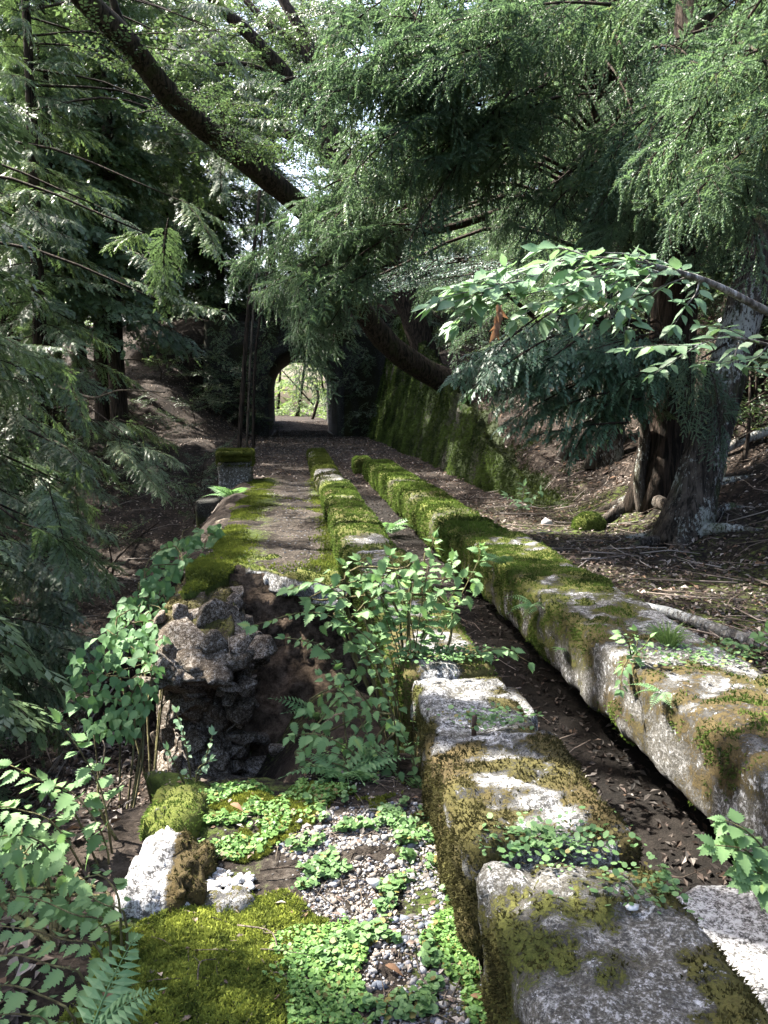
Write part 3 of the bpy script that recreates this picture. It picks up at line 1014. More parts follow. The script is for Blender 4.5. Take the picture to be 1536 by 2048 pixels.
# earth and moss running back from the wall's top edge into the slope
ncap = 9
topv = q[:, -1, :]
capg = np.zeros((ny_, ncap, 3))
for s_ in range(ncap):
    f_ = s_ / (ncap - 1)
    capg[:, s_, 0] = topv[:, 0] + 1.15 * f_
    capg[:, s_, 1] = topv[:, 1]
    gz_ = terrain(capg[:, s_, 0], topv[:, 1]) - 0.12
    gt_ = terrain(topv[:, 0], topv[:, 1])
    capg[:, s_, 2] = topv[:, 2] if s_ == 0 else np.minimum(gz_ + 0.07 + np.clip(topv[:, 2] - gz_, 0, 9) * (1 - f_) ** 3, np.maximum(topv[:, 2] + 0.05, gz_))
capg[:, 1:, 2] += fbm(capg[:, 1:, :] * 2.5, 3, 303) * 0.08
Vw = np.vstack([front, capg.reshape(-1, 3)])
Fc = grid_faces(ny_, ncap)[:, ::-1] + nfr
mw = np.clip(0.74 + 0.75 * fbm(Vw * np.array([1, 2.2, 1.0]), 4, 305), 0, 1)
mw[nfr:] = np.clip(0.8 + 0.3 * fbm(Vw[nfr:] * 3, 3, 306), 0, 1)
yw = np.clip(0.45 + 0.9 * fbm(Vw * np.array([1, 1.4, 0.8]), 3, 306), 0, 1)
yw[nfr:] *= 0.4
wall = empty('retaining_wall', (3.3, 20, -0.4), 'long moss hung retaining wall leaning back along the right of the track', 'retaining wall')
wb = np.array(wall.location)
link('masonry', mesh_np('wall_masonry', Vw - wb, np.vstack([Fw, Fc]), M['wallmoss'], np.stack([mw, mw * 0 + 0.5, yw], -1), True), wall)
sp, sn = sample_mesh(front, Fw, 60000, np.clip(mw[:nfr] - 0.35, 0, 1) * np.clip(18 / front[:, 1], 0.5, 2), 307)
wl = np.interp(sp[:, 1], [10, 37], [0.035, 0.085])
tv_, tf_, tc_ = tufts(sp, sn, wl, 3, 0.22, 308, (0.014, 0.022, 0.007), (0.070, 0.105, 0.024), 1.6, hang=0.9)
sp2, sn2 = sample_mesh(capg.reshape(-1, 3), grid_faces(ny_, ncap)[:, ::-1], 16000, np.clip(14 / capg[:, :, 1].reshape(-1), 0.2, 2) ** 2, 309)
t2 = tufts(sp2, sn2 * np.sign(sn2[:, 2:3] + 1e-6), 0.045, 3, 0.22, 310, (0.016, 0.022, 0.008), (0.055, 0.075, 0.02), 1.6)
tf_ = np.vstack([tf_, t2[1] + len(tv_)])
tv_ = np.vstack([tv_, t2[0]])
tc_ = np.vstack([tc_, t2[2]])
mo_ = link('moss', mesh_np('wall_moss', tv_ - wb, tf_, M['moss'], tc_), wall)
mo_['kind'] = 'stuff'

# ---- tunnel
tun = empty('tunnel', (TUN_X, TUN_Y0, -0.3), 'dark arched tunnel through the spur, daylight at its far mouth', 'tunnel')
tb = np.array(tun.location)


def arch_profile(r, n=28, z0=-0.5):
    a = np.linspace(math.pi, 0, n)
    pts = [(-r, z0), (-r, (z0 + SPRING) / 2)] + [(r * math.cos(t), SPRING + r * math.sin(t)) for t in a] + [(r, (z0 + SPRING) / 2), (r, z0)]
    return np.array(pts)


pr = arch_profile(TUN_R)
stn = np.linspace(TUN_Y0 - 0.24, TUN_Y1 + 0.24, 60)
L_ = np.array([[(TUN_X + a, y, b) for y in stn] for a, b in pr])
L_ += (fbm(L_ * 1.5, 4, 311) * 0.05)[..., None] * np.array([1, 0, 1])
pr2 = arch_profile(TUN_R + 0.32)
L2 = np.array([[(TUN_X + a, y, b) for y in stn] for a, b in pr2])
na, nst = len(pr), len(stn)
VL = np.vstack([L_.reshape(-1, 3), L2.reshape(-1, 3)])
FL = grid_faces(na, nst)
ring = []
for i in range(na - 1):
    for s_ in (0, nst - 1):
        a0, a1 = i * nst + s_, (i + 1) * nst + s_
        ring.append([a0, a1, a1 + na * nst, a0 + na * nst] if s_ else [a0 + na * nst, a1 + na * nst, a1, a0])
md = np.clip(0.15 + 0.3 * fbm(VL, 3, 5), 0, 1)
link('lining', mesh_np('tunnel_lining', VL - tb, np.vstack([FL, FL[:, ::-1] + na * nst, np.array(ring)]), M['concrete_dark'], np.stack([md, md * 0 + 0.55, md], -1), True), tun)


def headwall(y, face, seed):
    """wall around the arch: arch outline joined to an outer outline"""
    po = arch_profile(TUN_R + 0.30)
    outer = []
    for a, b in po:
        s = max(abs(a) / 4.4, (b - 0.0) / 4.75, 1e-3)
        outer.append((a / s, b / s) if b > -0.4 else (math.copysign(4.4, a), -0.5))
    outer = np.array(outer)
    K = 14
    W = np.array([[po[i] * (1 - t) + outer[i] * t for t in np.linspace(0, 1, K)] for i in range(len(po))])
    Vh = np.stack([W[..., 0] + TUN_X, np.full(W.shape[:2], y), W[..., 1]], -1)
    Vh[..., 1] += fbm(Vh * 2.0, 4, seed) * 0.10
    n = W.shape[0] * K
    V1 = Vh.reshape(-1, 3)
    V2 = V1 + np.array([0, 0.35 * face, 0])
    F1 = grid_faces(W.shape[0], K)
    rim = np.array([[i * K + K - 1, (i + 1) * K + K - 1, (i + 1) * K + K - 1 + n, i * K + K - 1 + n] for i in range(W.shape[0] - 1)])
    mmh = np.clip(0.4 + 0.5 * fbm(np.vstack([V1, V2]) * 1.2, 4, seed + 1), 0, 1)
    link('headwall', mesh_np('tunnel_headwall', np.vstack([V1, V2]) - tb, np.vstack([F1, F1[:, ::-1] + n, rim]), M['concrete_dark'], np.stack([mmh, mmh * 0 + 0.7, mmh * .5], -1), True), tun)


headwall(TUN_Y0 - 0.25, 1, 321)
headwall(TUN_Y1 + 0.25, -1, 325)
# earth cover of the tunnel (bridges the cutting in the ground sheet)
lx, ly = np.linspace(-1.9, 2.6, 40), np.linspace(37.8, 50.2, 90)
LX, LY = np.meshgrid(lx, ly, indexing='ij')
LZ = hill_top(LY) + 0.1 + fbm(P3(LX, LY) * 1.5, 4, 331) * 0.15
lv = np.stack([LX, LY, LZ], -1).reshape(-1, 3)
lb = lv.copy()
lb[:, 2] -= 0.5
FLid = grid_faces(40, 90)
lid = link('hillside', mesh_np('hillside', np.vstack([lv, lb]), np.vstack([FLid, FLid[:, ::-1] + len(lv)]), M['soil'], np.zeros((2 * len(lv), 3)) + 0.1, True))
tag(lid, 'earth bank over the tunnel', None, None, 'structure')


# ------------------------------------------------------------------ foliage: bough meshes
def frame_of(d):
    d = unit(d)
    up = np.zeros_like(d)
    up[..., 2] = 1
    s = np.cross(d, up)
    bad = np.linalg.norm(s, axis=-1) < 0.05
    s[bad] = np.array([1.0, 0, 0])
    s = unit(s)
    return d, s, np.cross(s, d)


def needle_tris(B, D, L, levels, per, nlen, nwid, seed, flat=False, fwd=0.75, out=0.7, curl=0.35):
    """shoots (base B, direction D, length L) dressed with needles -> V, F, col"""
    rg = np.random.default_rng(seed)
    n = len(B)
    D, S, Uu = frame_of(D)
    shade = rg.random(n)
    VV, CC = [], []
    # woody core, one sliver per shoot
    tip = B + D * L[:, None] + np.array([0, 0, -1]) * (curl * L * 0.3)[:, None]
    VV.append(np.stack([B - S * 0.003, B + S * 0.003, tip], 1))
    CC.append(np.repeat((shade * 0.4)[:, None], 3, 1))
    for lv in range(levels):
        t = (lv + 0.6) / levels
        P = B + D * (L * t)[:, None] + np.array([0, 0, -1]) * (curl * L * t * t * 0.3)[:, None]
        Dd = unit(D + np.array([0, 0, -1]) * (curl * t * 0.6))
        for k in range(per):
            if flat:
                sgn = 1 if k % 2 else -1
                rad = S * sgn + Uu * rg.normal(0, 0.12, (n, 1))
            else:
                a = 2 * math.pi * (k / per) + lv * 0.8 + rg.uniform(-0.3, 0.3, (n, 1))
                rad = S * np.cos(a) + Uu * np.sin(a)
            nd = unit(Dd * fwd + rad * out * (1 - 0.35 * t))
            wd = unit(np.cross(nd, Uu if flat else np.cross(nd, rad) + 1e-6 * rad)) if flat else unit(np.cross(nd, rad))
            ln = (nlen * rg.uniform(0.75, 1.25, n) * (1.05 - 0.45 * t))[:, None]
            w = nwid * 0.5
            if flat:
                mid = P + nd * ln * 0.55
                VV.append(np.stack([P, mid - wd * w, P + nd * ln], 1))
                VV.append(np.stack([P, P + nd * ln, mid + wd * w], 1))
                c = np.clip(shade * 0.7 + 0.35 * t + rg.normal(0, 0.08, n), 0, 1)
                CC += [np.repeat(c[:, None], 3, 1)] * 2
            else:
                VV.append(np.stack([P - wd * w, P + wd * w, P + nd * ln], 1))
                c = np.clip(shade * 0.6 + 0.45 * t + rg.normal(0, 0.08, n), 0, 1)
                CC.append(np.repeat(c[:, None], 3, 1))
    V = np.concatenate(VV).reshape(-1, 3)
    C = np.concatenate(CC).reshape(-1)
    return V, np.arange(len(V)).reshape(-1, 3), np.stack([C, C, C], -1)


def bough_shoots(Lb, nbr, seed, brlen=0.42, step=0.035, slen=0.13, planar=0.35, droop=0.25, tipup=0.0):
    """skeleton of one bough along +X: returns shoot bases, directions, lengths and the twig polylines"""
    rg = np.random.default_rng(seed)
    axis = lambda s: np.array([Lb * s, 0.06 * Lb * math.sin(s * 3 + seed), -droop * Lb * s * s + tipup * Lb * s ** 3])
    B, D, L, tw = [], [], [], [np.array([axis(s) for s in np.linspace(0, 1, 7)])]
    for i in range(nbr):
        s = 0.08 + 0.92 * (i + rg.random() * 0.7) / nbr
        p = axis(min(s, 1))
        side = 1 if i % 2 else -1
        az = side * rg.uniform(0.55, 1.15) * (1.15 - 0.6 * s)
        el = rg.normal(0.02, planar) - 0.15
        d = unit(np.array([math.cos(az) * math.cos(el), math.sin(az) * math.cos(el), math.sin(el)]))
        ln = brlen * (1.1 - 0.55 * s) * rg.uniform(0.7, 1.25) * min(1.0, 0.45 + 2.2 * s)
        pts = []
        m = max(3, int(ln / step))
        for k in range(m + 1):
            t = k / m
            q = p + d * ln * t + np.array([0, 0, -0.35 * ln * t * t])
            pts.append(q)
            if k == 0:
                continue
            dd = unit(d + np.array([0, 0, -0.7 * t]))
            sd = unit(np.cross(dd, np.array([0, 0, 1.0])))
            for sg in ((-1, 1) if k < m else (0,)):
                B.append(q)
                D.append(unit(dd * rg.uniform(0.7, 1.1) + sd * sg * rg.uniform(0.5, 0.9) + np.array([0, 0, rg.normal(-0.1, 0.25)])))
                L.append(slen * rg.uniform(0.6, 1.2) * (1.1 - 0.35 * t))
        tw.append(np.array(pts)[[0, m // 2, m]])
    return np.array(B), np.array(D), np.array(L), tw


def twig_mesh(tw, r0):
    VV, FF, n = [], [], 0
    for i, pl in enumerate(tw):
        r = np.linspace(r0 if i == 0 else r0 * 0.35, r0 * 0.15, len(pl))
        v, f = tube(pl, r, 4)
        VV.append(v)
        FF.append(f + n)
        n += len(v)
    return np.vstack(VV), tri_of(np.vstack(FF))


def bough_mesh(name, mat, V, F, C, tw, r0, bark='bark_dark'):
    tv, tf = twig_mesh(tw, r0)
    me = mesh_np(name, np.vstack([V, tv]), np.vstack([F, tf + len(V)]), mat, np.vstack([C, np.zeros((len(tv), 3))]))
    me.materials.append(M[bark])
    mi = np.zeros(len(F) + len(tf), np.int32)
    mi[len(F):] = 1
    me.polygons.foreach_set('material_index', mi)
    return me


def make_sugi(Lb, nbr, seed, levels, per, nl, nw, step, slen=0.15, brlen=0.42, mat='sugi'):
    B, D, L, tw = bough_shoots(Lb, nbr, seed, brlen, step, slen, 0.45, 0.28, 0.08)
    V, F, C = needle_tris(B, D, L, levels, per, nl, nw, seed + 1)
    return bough_mesh('cedar_bough', M[mat], V, F, C, tw, 0.014)


def make_hinoki(Lb, nbr, seed, levels, nl, nw, step, mat='hinoki', brlen=0.45, slen=0.11):
    B, D, L, tw = bough_shoots(Lb, nbr, seed, brlen, step, slen, 0.30, 0.22, 0.08)
    V, F, C = needle_tris(B, D, L, levels, 2, nl, nw, seed + 1, True, 0.8, 0.6, 0.5)
    return bough_mesh('cypress_bough', M[mat], V, F, C, tw, 0.013)


def leaf_tris(P, D, N, L, wid, shade, fold=0.15, tipdrop=0.15):
    """simple 4-triangle leaves"""
    D = unit(D)
    N = unit(N - D * (N * D).sum(-1, keepdims=True))
    S = np.cross(N, D)
    L = L[:, None]
    a = P
    b = P + D * L * 0.45 + S * L * wid * 0.5 + N * L * fold * wid
    c = P + D * L * 0.45 - S * L * wid * 0.5 + N * L * fold * wid
    m = P + D * L * 0.45
    t = P + D * L - N * L * tipdrop
    V = np.stack([a, m, b, a, c, m, b, m, t, m, c, t], 1).reshape(-1, 3)
    C = np.repeat(shade, 12)
    return V, np.arange(len(V)).reshape(-1, 3), np.stack([C, C, C], -1)


def make_leafy(Lb, nbr, seed, leaf=0.07, mat='canopy', per=9, planar=0.25, brlen=0.5, wid=0.6):
    rg = np.random.default_rng(seed)
    B, D, N, L, tw = [], [], [], [], []
    axis = lambda s: np.array([Lb * s, 0.08 * Lb * math.sin(s * 4 + seed), -0.12 * Lb * s * s])
    tw.append(np.array([axis(s) for s in np.linspace(0, 1, 6)]))
    for i in range(nbr):
        s = 0.1 + 0.9 * (i + rg.random()) / nbr
        p = axis(min(1, s))
        az = (1 if i % 2 else -1) * rg.uniform(0.4, 1.2)
        el = rg.normal(0.0, planar)
        d = unit(np.array([math.cos(az) * math.cos(el), math.sin(az) * math.cos(el), math.sin(el)]))
        ln = brlen * rg.uniform(0.6, 1.2) * (1.15 - 0.5 * s)
        pts = [p]
        for k in range(per):
            t = (k + 1) / per
            q = p + d * ln * t + np.array([0, 0, -0.15 * ln * t * t])
            sd = unit(np.cross(d, np.array([0, 0, 1.0])))
            B.append(q)
            D.append(d * 0.7 + sd * (1 if k % 2 else -1) * 0.8 + np.array([0, 0, -0.25]) + rg.normal(0, 0.15, 3))
            N.append(np.array([0, 0, 1.0]) + rg.normal(0, 0.3, 3))
            L.append(leaf * rg.uniform(0.6, 1.25))
        tw.append(np.array([p, p + d * ln * 0.5, p + d * ln + np.array([0, 0, -0.15 * ln])]))
    V, F, C = leaf_tris(np.array(B), np.array(D), np.array(N), np.array(L), wid, rg.random(len(B)))
    return bough_mesh('leafy_bough', M[mat], V, F, C, tw, 0.012)


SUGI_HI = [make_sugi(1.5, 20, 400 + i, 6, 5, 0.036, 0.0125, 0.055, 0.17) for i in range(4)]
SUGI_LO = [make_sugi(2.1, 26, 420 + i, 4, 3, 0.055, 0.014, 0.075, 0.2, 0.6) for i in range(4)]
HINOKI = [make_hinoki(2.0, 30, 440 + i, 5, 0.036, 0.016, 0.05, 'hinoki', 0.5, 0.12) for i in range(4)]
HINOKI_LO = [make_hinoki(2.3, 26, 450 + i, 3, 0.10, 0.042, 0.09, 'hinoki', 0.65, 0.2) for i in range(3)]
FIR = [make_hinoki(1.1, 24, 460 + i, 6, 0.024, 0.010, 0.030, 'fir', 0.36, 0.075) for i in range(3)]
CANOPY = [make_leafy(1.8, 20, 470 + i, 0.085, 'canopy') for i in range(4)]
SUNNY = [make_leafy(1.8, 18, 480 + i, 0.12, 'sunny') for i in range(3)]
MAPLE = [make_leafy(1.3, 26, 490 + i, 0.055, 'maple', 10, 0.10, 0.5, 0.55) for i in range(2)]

# sun flecks of the photograph: the canopy has gaps along these sun rays
SUN_GAPS = [((1.42, 3.15, -0.15), -0.22), ((1.2, 1.95, -0.4), 0.15), ((-0.85, 2.2, 0.0), 0.1), ((-0.5, 2.35, -0.24), -0.15), ((0.80, 3.0, 0.0), -0.28), ((0.80, 2.4, 0.0), -0.25),
            ((0.1, 2.6, -0.3), 0.12), ((0.45, 3.6, 0.45), 0.15), ((0.0, 1.9, -0.3), 0.0), ((-0.80, 13.5, -0.2), 0.40), ((-0.70, 10.0, -0.2), 0.30), ((0.6, 11.5, 0.0), 0.40), ((1.65, 8.6, 0.0), 0.40), ((1.45, 10.3, -0.1), 0.30),
            ((1.9, 3.4, 0), -0.28), ((0.3, 7.5, -0.2), 0.35), ((-1.3, 5.8, -0.7), 0.40), ((0.75, 3.4, 1.5), 0.30), 
            ((3.5, 31, 1.0), 0.3), ((0.5, 30, -0.3), 0.6), ((2.4, 29, -0.3), 0.6), ((0.5, 56, 1), 4.0), ((2.0, 60, 3), 4.0), ((-2.5, 62, 3), 4.0),
            ((-4.5, 29, 0.6), 0.6), ((-5.0, 33, 1.5), 0.6), ((-5.0, 20, -2.5), 0.5), ((5.5, 9.5, 1.0), 0.5), ((0.1, 7.8, 3.8), 0.5), ((0.5, 8.4, 4.7), 0.6), ((-1.8, 11, 3.3), 0.6), ((-0.5, 14, 4.0), 0.7)]
GP = np.array([g[0] for g in SUN_GAPS])
GR = np.array([g[1] for g in SUN_GAPS])
TS = np.array(TO_SUN)


def in_gap(p, pad=0.0):
    w = np.asarray(p) - GP
    t = w @ TS
    d = np.linalg.norm(w - t[:, None] * TS, axis=1)
    return bool(((t > 1.2) & (d < GR + pad)).any())


def orient(pos, d, roll=0.0, scale=1.0):
    d = unit(d)
    up = np.array([0, 0, 1.0])
    y = unit(np.cross(up, d))
    z = np.cross(d, y)
    c, s = math.cos(roll), math.sin(roll)
    y2, z2 = y * c + z * s, z * c - y * s
    return Matrix(((d[0] * scale, y2[0] * scale, z2[0] * scale, pos[0]), (d[1] * scale, y2[1] * scale, z2[1] * scale, pos[1]), (d[2] * scale, y2[2] * scale, z2[2] * scale, pos[2]), (0, 0, 0, 1)))


def put_bough(root, mesh, pos, d, rg, scale=1.0, gap=True, reach=1.6, name='bough'):
    if pos[1] > 24:
        w_ = np.asarray(pos) - CAM
        zc_ = w_ @ _F
        if abs(FPX * (w_ @ _R) / zc_) > 768 + 420 or (pos[1] > 40 and 1024 - FPX * (w_ @ _U) / zc_ < -350):
            return None
    base = np.array(root.location)
    mid = np.asarray(pos) + unit(d) * reach * 0.5 * scale
    if gap and (in_gap(mid, 0.5) or in_gap(np.asarray(pos) + unit(d) * reach * scale * 0.85, 0.35) or in_gap(pos, 0.15)):
        return None
    return link(name, mesh, root, None, orient(np.asarray(pos) - base, d, rg.normal(0, 0.25), scale))


def trunk_mesh(path, r0, r1, sides, seed, mat, flare=0.9, base=None, rough=0.03, ridges=9):
    n = len(path)
    s = np.linspace(0, 1, n)
    hgt = np.linalg.norm(path - path[0], axis=1)
    rad = r0 + (r1 - r0) * s + r0 * flare * np.exp(-hgt / (r0 * 1.6))
    v, f = tube(path, rad, sides, rough, seed, ridges, flare)
    return mesh_np('trunk', v - base, f, mat, None, True)


def right_place(x, y):
    """where on the right hillside something stands"""
    along = 'behind the lichen flecked cedar' if y < 13 else 'above the near end of the mossy wall' if y < 19 else 'above the middle of the mossy wall' if y < 27 else 'above the far end of the mossy wall' if y < 36 else 'beside the tunnel spur'
    v = x - 3.05
    high = 'low on the slope' if v < 3.3 else 'part way up the slope' if v < 6.5 else 'high on the slope'
    return (high + ' ' + along).replace(' of the slope behind', ' behind') if len((high + along).split()) > 11 else high + ' ' + along


def left_place(x, y):
    along = 'beside the vine covered wall' if y < 9 else 'opposite the squat pillar' if y < 19 else 'down from the bare poles' if y < 29 else 'near the left side of the tunnel' if y < 40 else 'behind the spur'
    u = -x
    high = 'close to the path' if u < 6 else 'down the ravine' if u < 10 else 'far down the ravine'
    return high + ' ' + along


def conifer(label, x, y, h, r, kind, seed, b0=2.5, nb=50, lmin=0.8, lmax=2.2, lean=(0, 0), group=None, z=None, bark='bark_cedar', name='cedar_tree', dead=0, bias=None, trunk_h=None, top=None, gap=True, sides=12):
    rg = np.random.default_rng(seed)
    z = gz(x, y) if z is None else z
    base = np.array([x, y, z - 0.12])
    root = empty(name, base, label, 'tree', group)
    hh = trunk_h or h
    n = max(8, int(hh / 0.45))
    s = np.linspace(0, 1, n)
    path = base + np.stack([lean[0] * hh * s + 0.05 * np.sin(s * 5 + seed), lean[1] * hh * s + 0.05 * np.cos(s * 4 + seed), hh * s], -1)
    trk = link('trunk', trunk_mesh(path, r, r * 0.25, sides, seed, M[bark], 0.55, base, 0.025), root)
    for i in range(dead):
        zz = rg.uniform(0.8, b0 + 1.0)
        p = base + np.array([lean[0] * zz, lean[1] * zz, zz])
        a = rg.uniform(0, 2 * math.pi)
        ln = rg.uniform(0.7, 1.9)
        d = np.array([math.cos(a), math.sin(a), rg.uniform(-0.25, 0.1)])
        pts = spline([p, p + d * ln * 0.5 + np.array([0, 0, 0.05]), p + d * ln + np.array([0, 0, -0.12 * ln])], 6)
        v, f = tube(pts, np.linspace(0.022, 0.006, 6), 4)
        link('dead_branch', mesh_np('dead_branch', v - base, f, M['bark_dark']), trk)
    meshes = {'sugi': SUGI_LO, 'sugi_hi': SUGI_HI, 'hinoki': HINOKI, 'hinoki_lo': HINOKI_LO, 'canopy': CANOPY, 'sunny': SUNNY}[kind]
    Lm = {'sugi': 2.1, 'sugi_hi': 1.5, 'hinoki': 2.0, 'hinoki_lo': 2.3, 'canopy': 1.8, 'sunny': 1.8}[kind]
    ht = top or h
    for i in range(nb):
        t = (i + rg.random()) / nb
        zz = b0 + (ht - b0) * t
        a = i * 2.399 + rg.normal(0, 0.4)
        if bias is not None and rg.random() < 0.65:
            a = bias + rg.normal(0, 0.8)
        ln = (lmax + (lmin - lmax) * t) * rg.uniform(0.75, 1.2)
        el = -0.30 + 0.45 * t + rg.normal(0, 0.12)
        d = np.array([math.cos(a) * math.cos(el), math.sin(a) * math.cos(el), math.sin(el)])
        p = base + np.array([lean[0] * zz, lean[1] * zz, zz])
        put_bough(root, meshes[rg.integers(len(meshes))], p, d, rg, ln / Lm, gap, Lm)
    return root


def limb(root, pts, r0, r1, mat='bark_dark', n=14, name='limb', sides=6, rough=0.0):
    base = np.array(root.location)
    path = spline(pts, n)
    v, f = tube(path, np.linspace(r0, r1, n), sides, rough, int(abs(path[0][0]) * 100))
    return link(name, mesh_np(name, v - base, f, M[mat], None, True), root)


def inside_poly(px, py, poly):
    c = False
    j = len(poly) - 1
    for i in range(len(poly)):
        if (poly[i][1] > py) != (poly[j][1] > py) and px < (poly[j][0] - poly[i][0]) * (py - poly[i][1]) / (poly[j][1] - poly[i][1]) + poly[i][0]:
            c = not c
        j = i
    return c


def hang_boughs(root, meshes, Lm, poly, yr, n, d0, seed, sc=(0.8, 1.2), jitter=0.35, gap=True, carry=None):
    """boughs of this tree filling the part of its crown that shows inside a picture outline, at its own distance"""
    rg = np.random.default_rng(seed)
    xs_ = [p[0] for p in poly]
    ys_ = [p[1] for p in poly]
    k = tries = 0
    while k < n and tries < n * 40:
        tries += 1
        px, py = rg.uniform(min(xs_), max(xs_)), rg.uniform(min(ys_), max(ys_))
        if not inside_poly(px, py, poly):
            continue
        q = at(px, py, rg.uniform(*yr))
        d = unit(np.array(d0) + rg.normal(0, jitter, 3) * np.array([1, 1, 0.5]))
        s = rg.uniform(*sc)
        p0 = q - d * Lm * s * 0.55
        o = put_bough(root, meshes[rg.integers(len(meshes))], p0, d, rg, s, gap, Lm)
        k += 1
        if o is not None and carry is not None and k % carry[1] == 0:
            f_ = carry[0]
            dist = math.hypot(f_[0] - p0[0], f_[1] - p0[1])
            if 0.3 < dist < 6.0:
                e_ = np.array([f_[0], f_[1], p0[2] + 0.18 * dist])
                limb(root, [e_, e_ * 0.5 + p0 * 0.5 + np.array([0, 0, 0.10 * dist]), p0], 0.012 + 0.005 * dist, 0.010, 'bark_dark', 8, 'limb', 4)


# ------------------------------------------------------------------ trees
def base_at(px, py):
    return hit(px, py)


# leaning tree arching over the track from the top of the right wall
lb = at(955, 800, 21.0)
lb[2] = min(lb[2], gz(lb[0], lb[1]) + 0.05)
lean_root = empty('leaning_tree', (lb[0], lb[1], lb[2] - 0.3), 'dark bent tree arching from the wall top left over the track', 'tree')
path_l = [lb + np.array([0.35, 0.1, -0.35]), at(905, 770, 20.8), at(840, 735, 20.5), at(770, 680, 20.0), at(715, 605, 19.3), at(680, 530, 18.6), at(640, 455, 17.8), at(570, 385, 17.0), at(480, 312, 16.3), at(395, 245, 15.6), at(330, 180, 15.0), at(255, 85, 14.3), at(170, 0, 13.8), at(90, -90, 13.3), at(20, -200, 12.9)]
pl = spline(path_l, 60)
rl = np.interp(np.linspace(0, 1, 60), [0, 0.12, 0.3, 0.6, 0.85, 1], [0.40, 0.30, 0.24, 0.205, 0.17, 0.11])
v, f = tube(pl, rl, 14, 0.03, 7, 7, 0.0)
link('trunk', mesh_np('leaning_trunk', v - np.array(lean_root.location), f, M['bark_leaning'], None, True), lean_root)
limb(lean_root, [at(300, 140, 14.7), at(240, 40, 14.5), at(210, -60, 14.4)], 0.10, 0.05, 'bark_leaning')
rgl = np.random.default_rng(71)
for s in np.linspace(0.5, 1.0, 26):
    p = pl[int(s * 59)]
    a = rgl.uniform(0, 6.28)
    put_bough(lean_root, CANOPY[rgl.integers(4)], p, np.array([math.cos(a), math.sin(a), rgl.uniform(0.0, 0.6)]), rgl, rgl.uniform(0.7, 1.1), False, 1.8)
hang_boughs(lean_root, CANOPY, 1.8, [(330, 190), (560, 170), (600, 330), (470, 300)], (14.5, 16.5), 12, (0.6, -0.3, 0.05), 72, (0.6, 0.95), 0.4, False)

# forked broadleaved tree behind it
fb = np.array([2.6, 27.5, 0.0])
fb[0] = 4.6
fb[2] = gz(fb[0], fb[1])
fork_root = empty('forked_tree', (fb[0], fb[1], fb[2] - 0.2), 'forked dark tree whose limbs spread left against the bright sky', 'tree')
trunk_f = spline([fb + np.array([0, 0, -0.3]), at(800, 560, 27), at(740, 430, 26.5), at(685, 335, 26)], 24)
v, f = tube(trunk_f, np.linspace(0.42, 0.34, 24), 12, 0.04, 9, 7, 0.0)
link('trunk', mesh_np('fork_trunk', v - np.array(fork_root.location), f, M['bark_dark'], None, True), fork_root)
F0 = at(685, 335, 26)
limb(fork_root, [F0, at(640, 250, 25.7), at(590, 175, 25.4), at(545, 120, 25), at(490, 60, 24.7), at(440, 15, 24.4), at(380, -60, 24)], 0.28, 0.12, 'bark_dark', 20, 'limb', 8, 0.03)
limb(fork_root, [F0, at(668, 270, 26), at(650, 190, 26.2), at(632, 120, 26.3), at(590, 40, 26.5), at(540, -40, 26.8)], 0.26, 0.13, 'bark_dark', 20, 'limb', 8, 0.03)
limb(fork_root, [F0 + np.array([0, 0, -0.2]), at(640, 300, 25.6), at(600, 275, 25.3), at(570, 268, 25)], 0.2, 0.12, 'bark_dark', 12, 'limb', 8, 0.03)
limb(fork_root, [at(650, 190, 26.2), at(600, 100, 26.4), at(540, 50, 26.6), at(500, 10, 26.8), at(460, -40, 27)], 0.15, 0.08, 'bark_dark', 14, 'limb', 6)
limb(fork_root, [at(590, 175, 25.4), at(500, 130, 25), at(420, 130, 24.6)], 0.09, 0.04, 'bark_dark')
hang_boughs(fork_root, CANOPY, 1.8, [(330, -20), (680, -20), (700, 240), (600, 200), (480, 160)], (24, 28), 34, (-0.5, -0.4, 0.1), 73, (0.8, 1.3), 0.6, False)

# great cedar with pale lichen, right of the track: leans a little right
b1 = base_at(1372, 1068)
t1 = at(1500, 450, b1[1] + 0.5)
ln1 = ((t1[0] - b1[0]) / (t1[2] - b1[2]), 0.05)
cedar1 = conifer('big cedar with pale lichen flecks and flared mossy foot on the right slope', b1[0], b1[1], 15.0, 0.185, 'sugi_hi', 501, 4.2, 46, 1.0, 2.0, ln1, z=b1[2], trunk_h=13.0, bias=3.5, sides=18)
hang_boughs(cedar1, SUGI_HI, 1.5, [(1330, 20), (1540, 0), (1540, 400), (1430, 360), (1340, 200)], (4.8, 6.6), 26, (-0.55, -0.55, -0.35), 502, (0.7, 1.05), 0.3, carry=((b1[0] + 0.9, b1[1] + 0.3), 2))
hang_boughs(cedar1, SUGI_HI, 1.5, [(1200, 420), (1460, 380), (1480, 440), (1300, 470)], (7.0, 8.0), 6, (-0.6, -0.4, -0.4), 503, (0.7, 1.0), 0.3, carry=((b1[0] + 0.9, b1[1] + 0.3), 2))
hang_boughs(cedar1, SUGI_HI, 1.5, [(1370, 740), (1440, 750), (1450, 830), (1400, 830)], (6.6, 7.0), 2, (-0.1, -0.45, -0.8), 504, (0.5, 0.6), 0.2, False, carry=((b1[0] + 0.9, b1[1] + 0.3), 2))
b2 = base_at(1312, 1005)
conifer('thick dark cedar just behind the lichen flecked cedar', b2[0], b2[1], 15.0, 0.27, 'sugi', 511, 4.5, 38, 1.0, 2.2, (0.05, 0.02), z=b2[2], bark='bark_dark', sides=16)
b3 = base_at(1288, 1020)
sap_root = empty('young_fir', (b3[0], b3[1], b3[2] - 0.1), 'slim young conifer with dark flat sprays in front of the cedars', 'tree')
